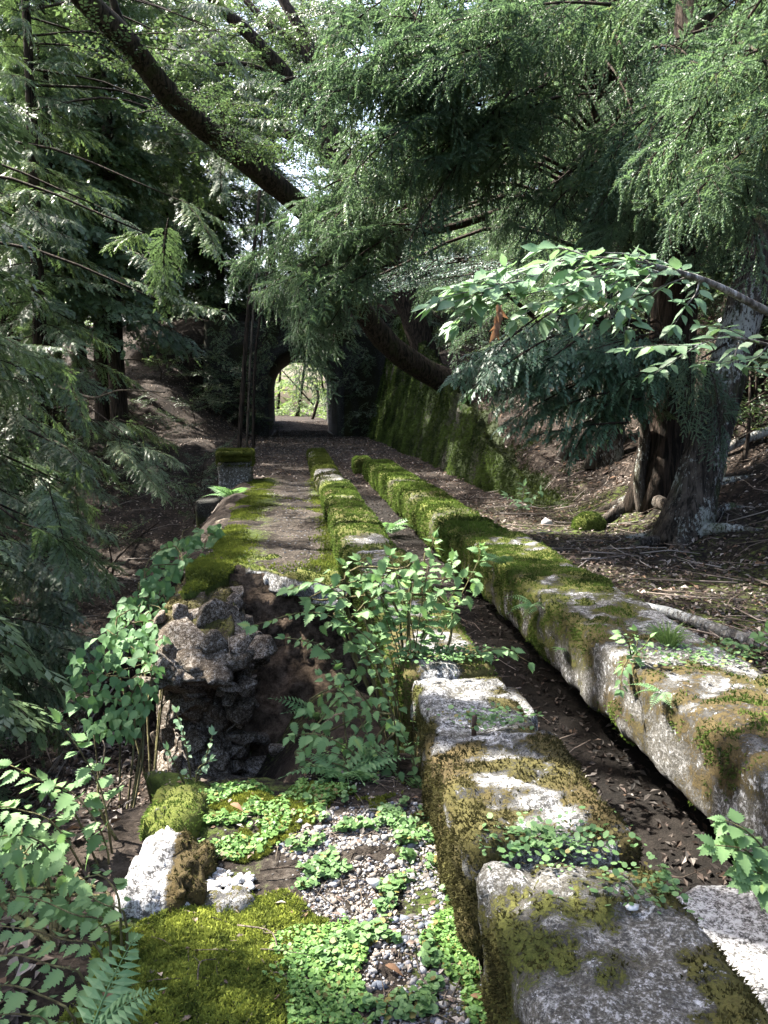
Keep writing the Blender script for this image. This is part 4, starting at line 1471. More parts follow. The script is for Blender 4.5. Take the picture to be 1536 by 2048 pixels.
limb(sap_root, [b3 + np.array([0, 0, -0.1]), at(1278, 960, b3[1]), at(1290, 860, b3[1]), at(1255, 740, b3[1] - 0.2), at(1230, 640, b3[1] - 0.3), at(1210, 540, b3[1] - 0.3)], 0.075, 0.03, 'bark_cedar', 20, 'trunk', 8, 0.01)
hang_boughs(sap_root, FIR, 1.1, [(935, 700), (1050, 660), (1200, 650), (1300, 690), (1330, 740), (1260, 790), (1190, 860), (1110, 860), (1060, 800), (980, 760)], (b3[1] - 2.0, b3[1] - 0.4), 58, (-0.8, -0.35, -0.14), 505, (0.5, 0.85), 0.35, False, carry=((b3[0] - 0.15, b3[1] - 0.2), 3))
hang_boughs(sap_root, FIR, 1.1, [(1290, 640), (1420, 660), (1400, 790), (1290, 800)], (b3[1] - 1.6, b3[1] - 0.4), 5, (0.5, -0.5, -0.1), 506, (0.45, 0.65), 0.3, False, carry=((b3[0] - 0.15, b3[1] - 0.2), 3))
for (px, py, r, sd, lab) in ((1215, 922, 0.20, 521, 'slim lichen marked cedar trunk beyond the young conifer'), (1165, 905, 0.26, 522, 'dark cedar trunk next to the slim lichen marked one')):
    b = base_at(px, py)
    conifer(lab, b[0], b[1], 14.0, r, 'sugi', sd, 4.0, 30, 1.0, 2.2, (0.02, 0.0), z=b[2])

def roots(root, bx, by, r, seed, n=6):
    rg = np.random.default_rng(seed)
    for k in range(n):
        a = k * 6.283 / n + rg.normal(0, 0.3)
        pts = []
        for t in (0.2, 0.6, 1.1, 1.7):
            x, y = bx + math.cos(a + 0.2 * t) * r * 2.2 * t, by + math.sin(a + 0.2 * t) * r * 2.2 * t
            pts.append(np.array([x, y, gz(x, y) + (0.05 if t < 1.5 else -0.05) * (1.2 - 0.5 * t)]))
        limb(root, pts, r * 0.42, r * 0.10, 'bark_cedar', 10, 'root', 8, 0.006)


roots(cedar1, b1[0], b1[1], 0.19, 509)
cd2 = [o for o in COL.objects if 'label' in o.keys() and o['label'].startswith('thick dark cedar')][0]
roots(cd2, b2[0], b2[1], 0.27, 510)

# cedar whose boughs hang over the track in the middle
b4 = np.array([4.9, 13.0, 0])
cedar2 = conifer('cedar on the right slope whose brushy boughs hang over the track', b4[0], b4[1], 16.0, 0.30, 'sugi_hi', 531, 4.5, 46, 1.2, 2.6, (-0.02, 0), bias=3.6, trunk_h=15)
limb(cedar2, [np.array([4.8, 13, 5.2]), at(1080, 395, 11.5), at(985, 428, 10.2), at(870, 462, 9.3), at(770, 455, 8.8), at(680, 430, 8.5), at(600, 410, 8.2)], 0.07, 0.02, 'bark_dark', 20)
limb(cedar2, [np.array([4.8, 13, 7.0]), at(980, 250, 10.5), at(860, 170, 9), at(740, 150, 8.2), at(680, 180, 8)], 0.07, 0.02, 'bark_dark', 20)
hang_boughs(cedar2, SUGI_HI, 1.5, [(530, 400), (660, 340), (790, 330), (800, 440), (720, 520), (680, 590), (600, 560), (530, 520)], (7.6, 9.0), 36, (-0.7, -0.35, -0.35), 532, (0.55, 0.9), 0.3, False, carry=((4.85, 13.0), 3))
hang_boughs(cedar2, SUGI_HI, 1.5, [(580, 580), (670, 580), (660, 690), (600, 680)], (8.0, 8.6), 6, (-0.1, -0.35, -0.8), 533, (0.5, 0.7), 0.25, False, carry=((4.85, 13.0), 3))
hang_boughs(cedar2, SUGI_HI, 1.5, [(670, 170), (800, 60), (1010, 60), (1120, 170), (1000, 330), (850, 310), (740, 260)], (7.2, 10), 44, (-0.65, -0.4, -0.35), 534, (0.75, 1.25), 0.3, carry=((4.85, 13.0), 3))
hang_boughs(cedar2, SUGI_HI, 1.5, [(680, -40), (1300, -40), (1250, 60), (1000, 90), (720, 120)], (6.5, 9), 30, (-0.6, -0.4, -0.3), 535, (0.8, 1.25), 0.3, carry=((4.85, 13.0), 3))
hang_boughs(cedar2, SUGI_HI, 1.5, [(1020, 250), (1320, 160), (1360, 380), (1180, 400), (1060, 400)], (8, 10.5), 26, (-0.5, -0.5, -0.4), 536, (0.8, 1.2), 0.3, carry=((4.85, 13.0), 3))
hang_boughs(cedar2, SUGI_HI, 1.5, [(990, 400), (1080, 395), (1060, 440), (1000, 430)], (9.5, 10.2), 3, (-0.7, -0.3, -0.3), 537, (0.5, 0.7), 0.2, False, carry=((4.85, 13.0), 3))

# layered blue-green maple between wall and cedars
mb = np.array([5.2, 15.0, 0])
mb[2] = gz(mb[0], mb[1])
maple = empty('maple_tree', (mb[0], mb[1], mb[2] - 0.1), 'small understorey tree with flat layers of blue green leaves', 'tree')
limb(maple, [mb, mb + np.array([-0.4, -0.3, 1.2]), at(960, 545, 14.2), at(900, 520, 13.6), at(830, 540, 13.2)], 0.06, 0.015, 'bark_dark', 18, 'trunk')
hang_boughs(maple, MAPLE, 1.3, [(800, 535), (860, 500), (990, 492), (1010, 520), (900, 560), (830, 590), (800, 620)], (13, 14.2), 15, (-0.85, -0.3, -0.06), 541, (0.7, 1.1), 0.18, False)

# hillside forest on the right, rows going back and up
rgR = np.random.default_rng(81)
spots = [(6.6, 11.5), (8.4, 9.5), (7.2, 16.5), (9.0, 13.5), (6.0, 20.0), (8.0, 21.0), (10.5, 17.5), (6.6, 25.5), (9.4, 26.0), (12.5, 21), (6.2, 31), (8.8, 33), (12, 29), (5.8, 36), (9.6, 38.5), (14.5, 36), (7.0, 43), (11.5, 45), (15, 27), (11, 11.5), (13.5, 15.5), (17, 21), (5.6, 17.0), (7.4, 14)]
for i, (x, y) in enumerate(spots):
    conifer(('dark cedar ' if i % 3 else 'dark cypress ') + right_place(x, y), x + rgR.normal(0, .3), y + rgR.normal(0, .4), rgR.uniform(12, 17), rgR.uniform(0.16, 0.28), 'sugi' if i % 3 else 'hinoki', 600 + i, rgR.uniform(0.9, 2.2), 66, 1.1, 2.6, (rgR.normal(0, .03), rgR.normal(0, .02)), 'hillside cedars right of the track', dead=5, bark='bark_dark', bias=4.0, sides=10)

# forest beyond the ravine on the left
left_spots = [(110, 760, 27), (75, 740, 31), (22, 760, 26), (205, 800, 30), (240, 812, 29), (160, 700, 38), (45, 700, 36), (330, 700, 41), (400, 640, 42), (290, 650, 46)]
for i, (px, py, Y) in enumerate(left_spots):
    q = at(px, py, Y)
    z_ = gz(q[0], q[1])
    conifer(['stout straight cypress trunk with bright sky gap on its right', 'cypress trunk half hidden behind the stout straight one', 'cypress trunk near the thin curved ravine branch', 'slimmer of two cypress trunks standing together left of the tunnel slope', 'broader of two cypress trunks standing together left of the tunnel slope', 'far cypress seen through the bright sky gap', 'far cypress behind the stout straight one', 'cypress on the slope left above the tunnel', 'cypress just left of the tunnel spur crest', 'distant cypress behind the two trunks standing together'][i], q[0], q[1], rgR.uniform(17, 22), rgR.uniform(0.24, 0.32), 'hinoki_lo', 640 + i, rgR.uniform(4.0, 5.5) - z_ * 0.5, 84, 1.3, 2.9, (rgR.normal(0, .012), 0), 'cypresses beyond the ravine', bark='bark_dark', dead=9, name='cypress_tree', sides=10)

# nearer cypresses whose sprays fill the left of the view; trunks stand left of the frame in the ravine
near_left = [(-5.6, 11.5, 17, 1.2), (-6.6, 15.5, 18, 0.6), (-4.4, 8.6, 14, 0.8), (-8.5, 19.5, 19, 0.5), (-5.9, 20.5, 18, 1.8)]
for i, (x, y, h, b0) in enumerate(near_left):
    conifer(['cypress low in the ravine with drooping sprays over the slope', 'cypress in the ravine between the far trunks and the vine covered wall', 'slender cypress standing close beside the vine covered wall', 'tall cypress far down the left slope', 'cypress in the ravine opposite the squat pillar'][i],
            x, y, h, 0.2, 'hinoki', 660 + i, b0, 110, 1.1, 2.4, (0, 0), None, bark='bark_dark', name='cypress_tree', dead=4)
off_left_shade = [(-3.9, 5.3), (-4.6, 4.2), (-5.3, 6.3), (-6.9, 5.0), (-7.0, 8.6), (-8.0, 6.5), (-6.2, 3.8), (-10.5, 10.0), (-9.0, 2.0), (-12.5, 6.0), (-11.5, 14.5), (-14.5, 18), (-13.5, 24), (-10, 24), (-5.0, 0.8), (-16, 11), (-12, 31), (-16, 33)]  # unseen cypresses added left of the frame to shade and dapple the foreground
for i, (x, y) in enumerate(off_left_shade):
    conifer('tall off-frame shade cypress ' + left_place(x, y), x, y, rgR.uniform(17, 21), 0.24, 'hinoki_lo', 680 + i, 3.5, 56, 1.1, 2.3, (0, 0), 'off-frame shade cypresses down the ravine', bark='bark_dark', name='cypress_tree', sides=8)

# sprays of those cypresses reaching across the left of the view
cy = [o for o in COL.objects if o.name.startswith('cypress_tree') and 'label' in o.keys()]
def cyp(word):
    return [o for o in cy if word in o['label']][0]
hang_boughs(cyp('between the far trunks'), HINOKI, 2.0, [(-20, -20), (90, -20), (190, 150), (300, 290), (430, 390), (400, 480), (200, 430), (-20, 480)], (11.5, 15), 56, (0.5, -0.5, -0.3), 671, (0.5, 0.85), 0.45, carry=((-6.6, 15.5), 2))
hang_boughs(cyp('opposite the squat'), HINOKI, 2.0, [(200, -20), (420, -20), (520, 180), (560, 360), (440, 330), (330, 200)], (18, 24), 26, (0.5, -0.5, -0.2), 676, (0.6, 1.0), 0.45, carry=((-5.9, 20.5), 2))
hang_boughs(cyp('low in the ravine'), HINOKI, 2.0, [(150, 430), (430, 440), (440, 560), (360, 700), (280, 640), (200, 560)], (10.5, 13), 22, (0.6, -0.35, -0.3), 672, (0.4, 0.75), 0.6, carry=((-5.6, 11.5), 2))
hang_boughs(cyp('low in the ravine'), HINOKI, 2.0, [(-20, 660), (130, 680), (180, 760), (120, 850), (200, 900), (230, 1050), (120, 1100), (-20, 1000)], (9.5, 12), 30, (0.6, -0.3, -0.3), 673, (0.4, 0.75), 0.6, carry=((-5.6, 11.5), 2))
hang_boughs(cyp('close beside'), HINOKI, 2.0, [(-20, 960), (100, 1000), (210, 1150), (150, 1300), (100, 1400), (-20, 1450)], (7.0, 9.0), 34, (0.5, -0.3, -0.3), 674, (0.35, 0.6), 0.7, carry=((-4.4, 8.6), 2))
hang_boughs(cyp('opposite the squat'), HINOKI, 2.0, [(230, 830), (330, 850), (350, 960), (280, 1000), (200, 930)], (17, 20), 10, (0.6, -0.4, -0.2), 675, (0.5, 0.8), 0.3, carry=((-5.9, 20.5), 2))

far_c = cyp('far cypress behind the stout')
hang_boughs(far_c, HINOKI_LO, 2.3, [(60, -30), (700, -30), (700, 180), (560, 250), (520, 420), (60, 420)], (31, 42), 190, (0.4, -0.6, -0.15), 677, (0.9, 1.6), 0.6, False)
hang_boughs(fork_root, CANOPY, 1.8, [(300, -30), (700, -30), (700, 330), (520, 340), (420, 200)], (28, 34), 110, (-0.3, -0.6, -0.05), 678, (0.9, 1.5), 0.7, False)

# understorey shrubs on both slopes
rgU = np.random.default_rng(83)
def shrub(label, x, y, seed, meshes, n, sc, group, up=0.5, z=None):
    rg = np.random.default_rng(seed)
    z = gz(x, y) if z is None else z
    root = empty('understorey_shrub', (x, y, z - 0.05), label, 'shrub', group)
    b = np.array(root.location)
    limb(root, [b, b + np.array([0.05, 0, 0.4]), b + np.array([rg.normal(0, .15), rg.normal(0, .15), 1.1])], 0.03, 0.012, 'bark_dark', 8, 'stem', 6)
    for k in range(n):
        a = k * 2.4 + rg.normal(0, 0.3)
        put_bough(root, meshes[rg.integers(len(meshes))], b + np.array([0, 0, rg.uniform(0.15, 1.2)]), np.array([math.cos(a), math.sin(a), up + rg.normal(0, 0.2)]), rg, rg.uniform(*sc), False, 1.8)
for i in range(46):
    y = rgU.uniform(9, 38)
    x = 4.6 + rgU.random() * 0.45 * y
    shrub(('evergreen shrub ' if i % 3 else 'fine leaved shrub ') + right_place(x, y), x, y, 760 + i, CANOPY if i % 3 else MAPLE, 9, (0.5, 1.0), 'understorey shrubs on the right hillside')
for i in range(22):
    y = rgU.uniform(17, 37)
    x = -2.6 - rgU.random() * 0.36 * y
    shrub('low dark shrub ' + left_place(x, y), x, y, 820 + i, CANOPY, 8, (0.4, 0.8), 'shrubs across the ravine')
for i, (x, y) in enumerate(((-2.6, 36.8), (-3.6, 35.6), (-4.6, 37.2), (3.9, 35.5), (4.2, 37.0), (-1.6, 38.6), (0.6, 38.5), (2.2, 38.7), (-3.0, 39.2), (3.4, 38.8), (-0.4, 38.4))):
    shrub('dark shrub ' + ('on top of the tunnel headwall' if y > 38 else 'left of the tunnel mouth' if x < 0 else 'between the tunnel mouth and the mossy wall'), x, y, 850 + i, CANOPY, 12, (0.6, 1.1), 'shrubs around the tunnel mouth', 0.1, max(gz(x, y), 4.5) if y > 38 else None)

hb = empty('hanging_shrub', (0.4, 37.6, 4.6), 'dark leaves hanging down over the arch of the tunnel', 'shrub')
hang_boughs(hb, CANOPY, 1.8, [(400, 640), (520, 640), (528, 850), (470, 860), (400, 800)], (35.5, 37.2), 30, (0.2, -0.5, -0.3), 878, (0.5, 0.9), 0.6, False)
hang_boughs(hb, CANOPY, 1.8, [(672, 690), (740, 690), (735, 830), (680, 845)], (35.5, 37.2), 14, (-0.3, -0.5, -0.4), 879, (0.5, 0.8), 0.5, False)
hang_boughs(hb, CANOPY, 1.8, [(495, 700), (540, 640), (640, 620), (750, 640), (740, 760), (690, 740), (650, 690), (600, 680), (545, 690), (520, 740)], (36.0, 37.4), 34, (0.1, -0.6, -0.5), 877, (0.6, 1.0), 0.5, False)

# trees on the spur over the tunnel and beyond it
spur = [(-3.5, 41), (2.5, 43), (-6.5, 44), (5.0, 41), (-1.0, 46), (-10, 47), (3.0, 48)]
for i, (x, y) in enumerate(spur):
    conifer(('broadleaved' if i % 2 else 'dark cypress') + ' tree on the spur ' + ('left of the tunnel' if x < -2 else 'right of the tunnel' if x > 2.8 else 'straight above the tunnel'), x, y, rgR.uniform(9, 13), 0.18, 'canopy' if i % 2 else 'hinoki_lo', 700 + i, 0.2, 80, 1.6, 3.0, (rgR.normal(0, .05), 0), 'trees on the spur above the tunnel', bark='bark_dark', name='spur_tree', sides=8, z=float(hill_top(y)))
beyond = [(-2.6, 58), (2.8, 59.5), (0.2, 66), (-5, 63), (4.8, 64), (-1.5, 72), (3, 74)]
for i, (x, y) in enumerate(beyond):
    conifer('sunlit light green tree beyond the far mouth of the tunnel', x, y, rgR.uniform(7, 9), 0.14, 'sunny', 720 + i, 0.4, 46, 1.4, 2.4, (rgR.normal(0, .08), 0), 'sunlit trees beyond the tunnel', bark='bark_dark', name='sunlit_tree', sides=8)
bt = empty('bare_tree', (1.4, 54, -0.3), 'dark leaning stem crossing the far mouth of the tunnel', 'tree')
limb(bt, [np.array([0.9, 54, -0.4]), np.array([1.3, 54, 0.8]), np.array([1.5, 54.1, 1.7]), np.array([1.3, 54.2, 2.4])], 0.12, 0.08, 'bark_dark', 12, 'trunk')
limb(bt, [np.array([1.2, 54, 1.1]), np.array([0.2, 54, 2.2]), np.array([-0.8, 54, 3.3])], 0.06, 0.04, 'bark_dark', 8, 'limb')

# far backdrop trees closing the valley and the skyline
far = [(-20, 42), (-26, 52), (-14, 56), (-8, 58), (-18, 64), (10, 55), (16, 52), (-24, 34), (-30, 44), (8, 66), (-22, 24), (-34, 60)]
for i, (x, y) in enumerate(far):
    conifer('distant ' + ('dark cypress ' if i % 2 else 'broadleaved tree ') + ('behind the right hillside' if x > 0 else 'across the valley beyond the ravine' if x < -15 else 'behind the spur'), x, y, rgR.uniform(14, 18), 0.25, 'hinoki_lo' if i % 2 else 'canopy', 740 + i, 0.5, 90, 2.0, 3.8, (0, 0), 'distant trees behind the spur', bark='bark_dark', name='distant_tree', sides=8)

# thin bare poles left of the tunnel mouth
for i, (a, b, c, r, lab) in enumerate((((474, 890), (495, 640), (520, 380), 0.075, 'thicker bare pole stem by the path left of the tunnel'), ((506, 895), (512, 700), (545, 480), 0.05, 'thin dark bare stem right beside the tunnel mouth'), ((492, 850), (505, 640), (530, 420), 0.045, 'pale thin bare stem between the other two poles'))):
    Y = 25 + i * 1.5
    q = at(a[0], a[1], Y)
    q[2] = gz(q[0], q[1]) - 0.1
    r_ = empty('sapling', q, lab, 'sapling')
    limb(r_, [q, at(b[0], b[1], Y), at(c[0], c[1], Y)], r, r * 0.6, 'bark_dark' if i < 2 else 'twig', 12, 'trunk', 8)
    rgp = np.random.default_rng(90 + i)
    for k in range(7):
        p0 = at(a[0] + (b[0] - a[0]) * (k + 2) / 8, a[1] + (b[1] - a[1]) * (k + 2) / 8, Y)
        dd = np.array([rgp.normal(0, 0.6), rgp.normal(0, .3), rgp.uniform(0.0, 0.5)])
        limb(r_, [p0, p0 + dd * 0.6, p0 + dd * 1.1 + np.array([0, 0, 0.1])], 0.015, 0.005, 'bark_dark', 5, 'twig', 4)


# ------------------------------------------------------------------ small plants: leaf shapes
def serrated_leaf(name, mat, L=1.0, wid=0.6, teeth=6, seed=0, droop=0.25, fold=0.18, tooth=0.16, peak=0.36):
    """one toothed leaf along +X, normal +Z"""
    rg = np.random.default_rng(seed)
    n = teeth
    def half(t):
        return wid * 0.5 * (np.sin(np.pi * np.clip(t, 0, 1) ** (math.log(0.5) / math.log(peak))) ** 0.9) * (1 - 0.35 * np.clip(t - 0.55, 0, 1) / 0.45)
    mid = [(t * L, 0.0) for t in np.linspace(0, 1, n + 1)]
    V, F = [], []
    for x, _ in mid:
        V.append((x, 0.0))
    for sg in (1, -1):
        E = []
        for i in range(n):
            t0, t1 = i / n, (i + 1) / n
            ta = t0 + 0.78 * (t1 - t0)
            V.append((ta * L, sg * (half(ta) * (1 + tooth) + 0.004)))
            E.append(len(V) - 1)
            tb = t1
            V.append((tb * L, sg * half(tb) * (1 - 0.6 * tooth)))
            E.append(len(V) - 1)
        E[-1] = n
        prev = 0
        for i in range(n):
            m0, m1 = i, i + 1
            a, b = E[2 * i], E[2 * i + 1]
            tri = [(m0, a, prev)] if i else []
            tri += [(m0, m1, a)]
            if b != m1:
                tri += [(m1, b, a)]
            for q in tri:
                F.append(q if sg < 0 else q[::-1])
            prev = b
    V = np.array(V)
    x, y = V[:, 0], V[:, 1]
    z = fold * np.abs(y) - droop * L * (x / L) ** 2 + 0.02 * L * np.sin(x / L * 9 + seed) * np.abs(y) / (wid * L + 1e-6) * 2
    c = np.clip(rg.random() * 0.3 + 0.35 + 0.25 * (np.abs(y) < 1e-6), 0, 1)
    c = np.broadcast_to(c, x.shape)
    me = mesh_np(name, np.stack([x, y, z], -1), np.array(F), mat, np.stack([c, c, c], -1), True)
    return me


NETTLE = [serrated_leaf('nettle_leaf', M['nettle'], 1, 0.58, 7, 10 + i, 0.02 + 0.08 * i, 0.15, 0.30, 0.34) for i in range(4)]
BEECH = [serrated_leaf('beech_leaf', M['broad'], 1, 0.46, 7, 20 + i, 0.02 + 0.06 * i, 0.2, 0.07, 0.42) for i in range(4)]
VINE = [serrated_leaf('vine_leaf', M['vine'], 1, 0.82, 6, 30 + i, 0.03 + 0.08 * i, 0.15, 0.10, 0.30) for i in range(4)]
DEADL = [serrated_leaf('dead_leaf', M['deadleaf'], 1, 0.4, 4, 40 + i, 0.4, 0.6, 0.05, 0.45) for i in range(2)]


def put_leaf(root, meshes, p, d, nrm, size, rg, name='leaf', base=None):
    d = unit(d)
    nrm = unit(nrm - d * np.dot(nrm, d))
    y = np.cross(nrm, d)
    base = np.array(root.location) if base is None else base
    s = size
    sy = s * rg.uniform(0.85, 1.12)
    p = np.asarray(p) - base
    mtx = Matrix(((d[0] * s, y[0] * sy, nrm[0] * s, p[0]), (d[1] * s, y[1] * sy, nrm[1] * s, p[1]), (d[2] * s, y[2] * sy, nrm[2] * s, p[2]), (0, 0, 0, 1)))
    return link(name, meshes[rg.integers(len(meshes))], root, None, mtx)


def leafy_stems(root, lines, meshes, size, spacing, seed, start=0.35, rad=0.004, nb=(0, -0.5, 1.0), droop=0.35, opposite=True, stem_mat='stem', lat=0.9, fwd=0.45, tuft=True):
    """stems (polylines in space) with leaves along them; every leaf its own part"""
    rg = np.random.default_rng(seed)
    base = np.array(root.location)
    nb = np.array(nb)
    for pts in lines:
        L = np.linalg.norm(np.diff(np.array(pts), axis=0), axis=1).sum()
        n = max(8, int(L / 0.03))
        path = spline(pts, n)
        v, f = tube(path, np.linspace(rad, rad * 0.35, n), 4)
        stem = link('stem', mesh_np('stem', v - base, f, M[stem_mat], None, True), root)
        k = 0
        s = start * L
        while s < L:
            i = min(n - 2, int(s / L * (n - 1)))
            p = path[i]
            t = unit(path[i + 1] - path[i])
            side = unit(np.cross(t, np.array([0, 0, 1.0])) + 1e-3)
            for sg in ((1, -1) if opposite else ((1,) if k % 2 else (-1,))):
                d = side * sg * lat + t * fwd + np.array([0, 0, -droop]) + rg.normal(0, 0.22, 3)
                nn = nb + rg.normal(0, 0.28, 3)
                ss = size * rg.uniform(0.42, 1.25) * (1.0 - 0.35 * max(0, s / L - 0.75) / 0.25)
                put_leaf(stem, meshes, p + unit(d) * 0.012, d, nn, ss, rg, base=base)
            s += spacing * rg.uniform(0.8, 1.25)
            k += 1
        if tuft:
            t = unit(path[-1] - path[-2])
            for _ in range(3):
                put_leaf(stem, meshes, path[-1], t + rg.normal(0, 0.5, 3) + np.array([0, 0, -0.15]), nb + rg.normal(0, 0.3, 3), size * rg.uniform(0.5, 0.9), rg, base=base)


def PL(*q):
    return [at(*p) for p in q]


def grounded(pts):
    """start a stem on the ground below its first point"""
    g = pts[0].copy()
    g[2] = min(g[2], gz(g[0], g[1])) - 0.02
    return [g] + pts if pts[0][2] - g[2] > 0.06 else [g] + pts[1:]


def plant(name, label, lines, meshes, size, spacing, seed, group=None, cat='plant', rooted=True, **kw):
    lines = [grounded(l) if rooted else l for l in lines]
    root = empty(name, lines[0][0], label, cat, group)
    leafy_stems(root, lines, meshes, size, spacing, seed, **kw)
    return root


# nettle-like shrub growing out of the pocket, arching over the left beam
plant('nettle_shrub', 'nettle leaved shrub spraying left across the dark collapsed pocket',
      [PL((800, 1545, 3.35), (790, 1400, 3.35), (745, 1285, 3.4), (630, 1225, 3.45), (500, 1252, 3.45)),
       PL((800, 1545, 3.4), (780, 1370, 3.45), (720, 1230, 3.5), (640, 1165, 3.5), (575, 1180, 3.5)),
       PL((795, 1545, 3.3), (750, 1430, 3.3), (690, 1350, 3.35), (640, 1290, 3.4), (570, 1275, 3.4)),
       PL((800, 1545, 3.45), (790, 1350, 3.5), (740, 1200, 3.6), (690, 1130, 3.6)),
       PL((790, 1550, 3.4), (740, 1330, 3.45), (690, 1230, 3.5), (620, 1205, 3.5))],
      NETTLE, 0.070, 0.042, 801, start=0.38)
plant('nettle_shrub', 'nettle leaved shrub rising in front of the left beam with upright shoots',
      [PL((815, 1540, 3.5), (825, 1350, 3.5), (845, 1200, 3.55), (868, 1075, 3.6)),
       PL((815, 1540, 3.5), (850, 1350, 3.55), (905, 1225, 3.6), (955, 1125, 3.65), (962, 1095, 3.65)),
       PL((820, 1540, 3.55), (830, 1300, 3.6), (800, 1180, 3.7), (780, 1110, 3.75)),
       PL((820, 1540, 3.5), (830, 1330, 3.55), (880, 1230, 3.6), (930, 1150, 3.6)),
       PL((810, 1540, 3.5), (800, 1300, 3.55), (760, 1190, 3.6), (720, 1120, 3.65)),
       
       PL((815, 1540, 3.5), (800, 1330, 3.5), (770, 1230, 3.55), (760, 1150, 3.6)),
       PL((815, 1540, 3.5), (820, 1330, 3.5), (820, 1230, 3.55), (830, 1140, 3.6)),
       PL((815, 1540, 3.5), (840, 1300, 3.5), (870, 1200, 3.55), (905, 1120, 3.6)),
       PL((815, 1540, 3.4), (800, 1420, 3.35), (770, 1330, 3.35), (730, 1290, 3.35))],
      NETTLE, 0.066, 0.044, 802, start=0.40)
plant('nettle_shrub', 'low nettle leaved growth on the rim between path end and left beam',
      [PL((790, 1555, 3.1), (740, 1480, 3.12), (700, 1400, 3.15), (640, 1350, 3.2)),
       PL((760, 1560, 3.1), (700, 1500, 3.1), (640, 1470, 3.12), (590, 1470, 3.15)),
       PL((800, 1555, 3.1), (790, 1450, 3.12), (760, 1360, 3.15), (730, 1300, 3.2)),
       PL((820, 1555, 3.1), (840, 1450, 3.1), (850, 1400, 3.12)),
       PL((740, 1560, 3.05), (680, 1530, 3.05), (610, 1520, 3.08)),
       PL((800, 1560, 3.02), (770, 1520, 3.02), (740, 1490, 3.02)),
       PL((840, 1560, 3.0), (820, 1500, 3.0), (800, 1460, 3.0)),
       PL((700, 1565, 3.0), (690, 1520, 3.0), (650, 1500, 3.0))],
      NETTLE, 0.058, 0.038, 803, start=0.2)
plant('nettle_shrub', 'sprig of toothed leaves reaching over the trench from the left beam',
      [PL((900, 1330, 3.55), (950, 1310, 3.5), (1000, 1295, 3.45), (1060, 1325, 3.4)), PL((905, 1330, 3.55), (980, 1300, 3.45), (1030, 1300, 3.4))],
      NETTLE, 0.055, 0.04, 804, start=0.3, rooted=False)


def leaf_mass(name, label, poly, yf, n, meshes, size, seed, out=(-0.5, -0.75, 0.35), group=None, cat='vine', stems=5):
    rg = np.random.default_rng(seed)
    xs_ = [p[0] for p in poly]
    ys_ = [p[1] for p in poly]
    cpx, cpy = sum(xs_) / len(xs_), max(ys_)
    b = at(cpx, cpy, yf(cpy))
    b[2] = min(b[2], gz(b[0], b[1]))
    root = empty(name, b, label, cat, group)
    out = np.array(out)
    pts = []
    tries = 0
    while len(pts) < n and tries < n * 60:
        tries += 1
        px, py = rg.uniform(min(xs_), max(xs_)), rg.uniform(min(ys_), max(ys_))
        if inside_poly(px, py, poly):
            pts.append((px, py))
    for px, py in pts:
        p = at(px, py, yf(py) + rg.normal(0, 0.12))
        d = np.array([rg.normal(-0.15, 0.5), rg.normal(-0.35, 0.3), -0.6 + rg.normal(0, 0.3)])
        put_leaf(root, meshes, p, d, out + rg.normal(0, 0.3, 3) + np.array([0, 0, 0.35]), size * rg.uniform(0.6, 1.2), rg)
    for k in range(stems):
        sel = [pts[rg.integers(len(pts))] for _ in range(3)]
        sel.sort(key=lambda q: -q[1])
        line = [b] + [at(px, py, yf(py) + 0.05) for px, py in sel]
        v, f = tube(spline(line, 14), np.linspace(0.008, 0.003, 14), 4)
        link('stem', mesh_np('stem', v - b, f, M['stem'], None, True), root)
    return root


leaf_mass('nettle_shrub', 'crown of pale toothed leaves massed over the bridging beam', [(620, 1150), (760, 1100), (900, 1095), (985, 1110), (960, 1190), (900, 1215), (800, 1215), (700, 1290), (610, 1240)], lambda py: 3.6, 85, NETTLE, 0.064, 805, (0.0, -0.6, 0.8), None, 'plant', 9)
leaf_mass('nettle_shrub', 'lower thicket of toothed leaves at the lip of the pocket', [(590, 1410), (680, 1320), (740, 1330), (800, 1440), (820, 1550), (650, 1560), (570, 1490)], lambda py: float(np.interp(py, [1290, 1560], [3.4, 3.08])), 110, NETTLE, 0.054, 806, (0.0, -0.6, 0.8), None, 'plant', 9)
YV = lambda py: float(np.interp(py, [1040, 1150, 1300, 1500], [9.0, 7.0, 5.7, 4.9]))
leaf_mass('climbing_vine', 'dark upper part of the vine trailing along the path edge by the pillar', [(445, 1042), (330, 1085), (275, 1160), (300, 1190), (380, 1130), (440, 1080)], lambda py: YV(py) + 0.2, 190, VINE, 0.095, 811)
leaf_mass('climbing_vine', 'pale sunlit vine draped over the shoulder of the rubble wall', [(300, 1150), (225, 1220), (210, 1290), (330, 1300), (335, 1210), (350, 1165)], YV, 230, VINE, 0.072, 812)
leaf_mass('climbing_vine', 'green vine curtain hanging down the outer foot of the rubble wall', [(215, 1250), (140, 1310), (140, 1400), (190, 1470), (270, 1480), (315, 1390), (325, 1290)], lambda py: YV(py) - 0.1, 290, VINE, 0.074, 813)

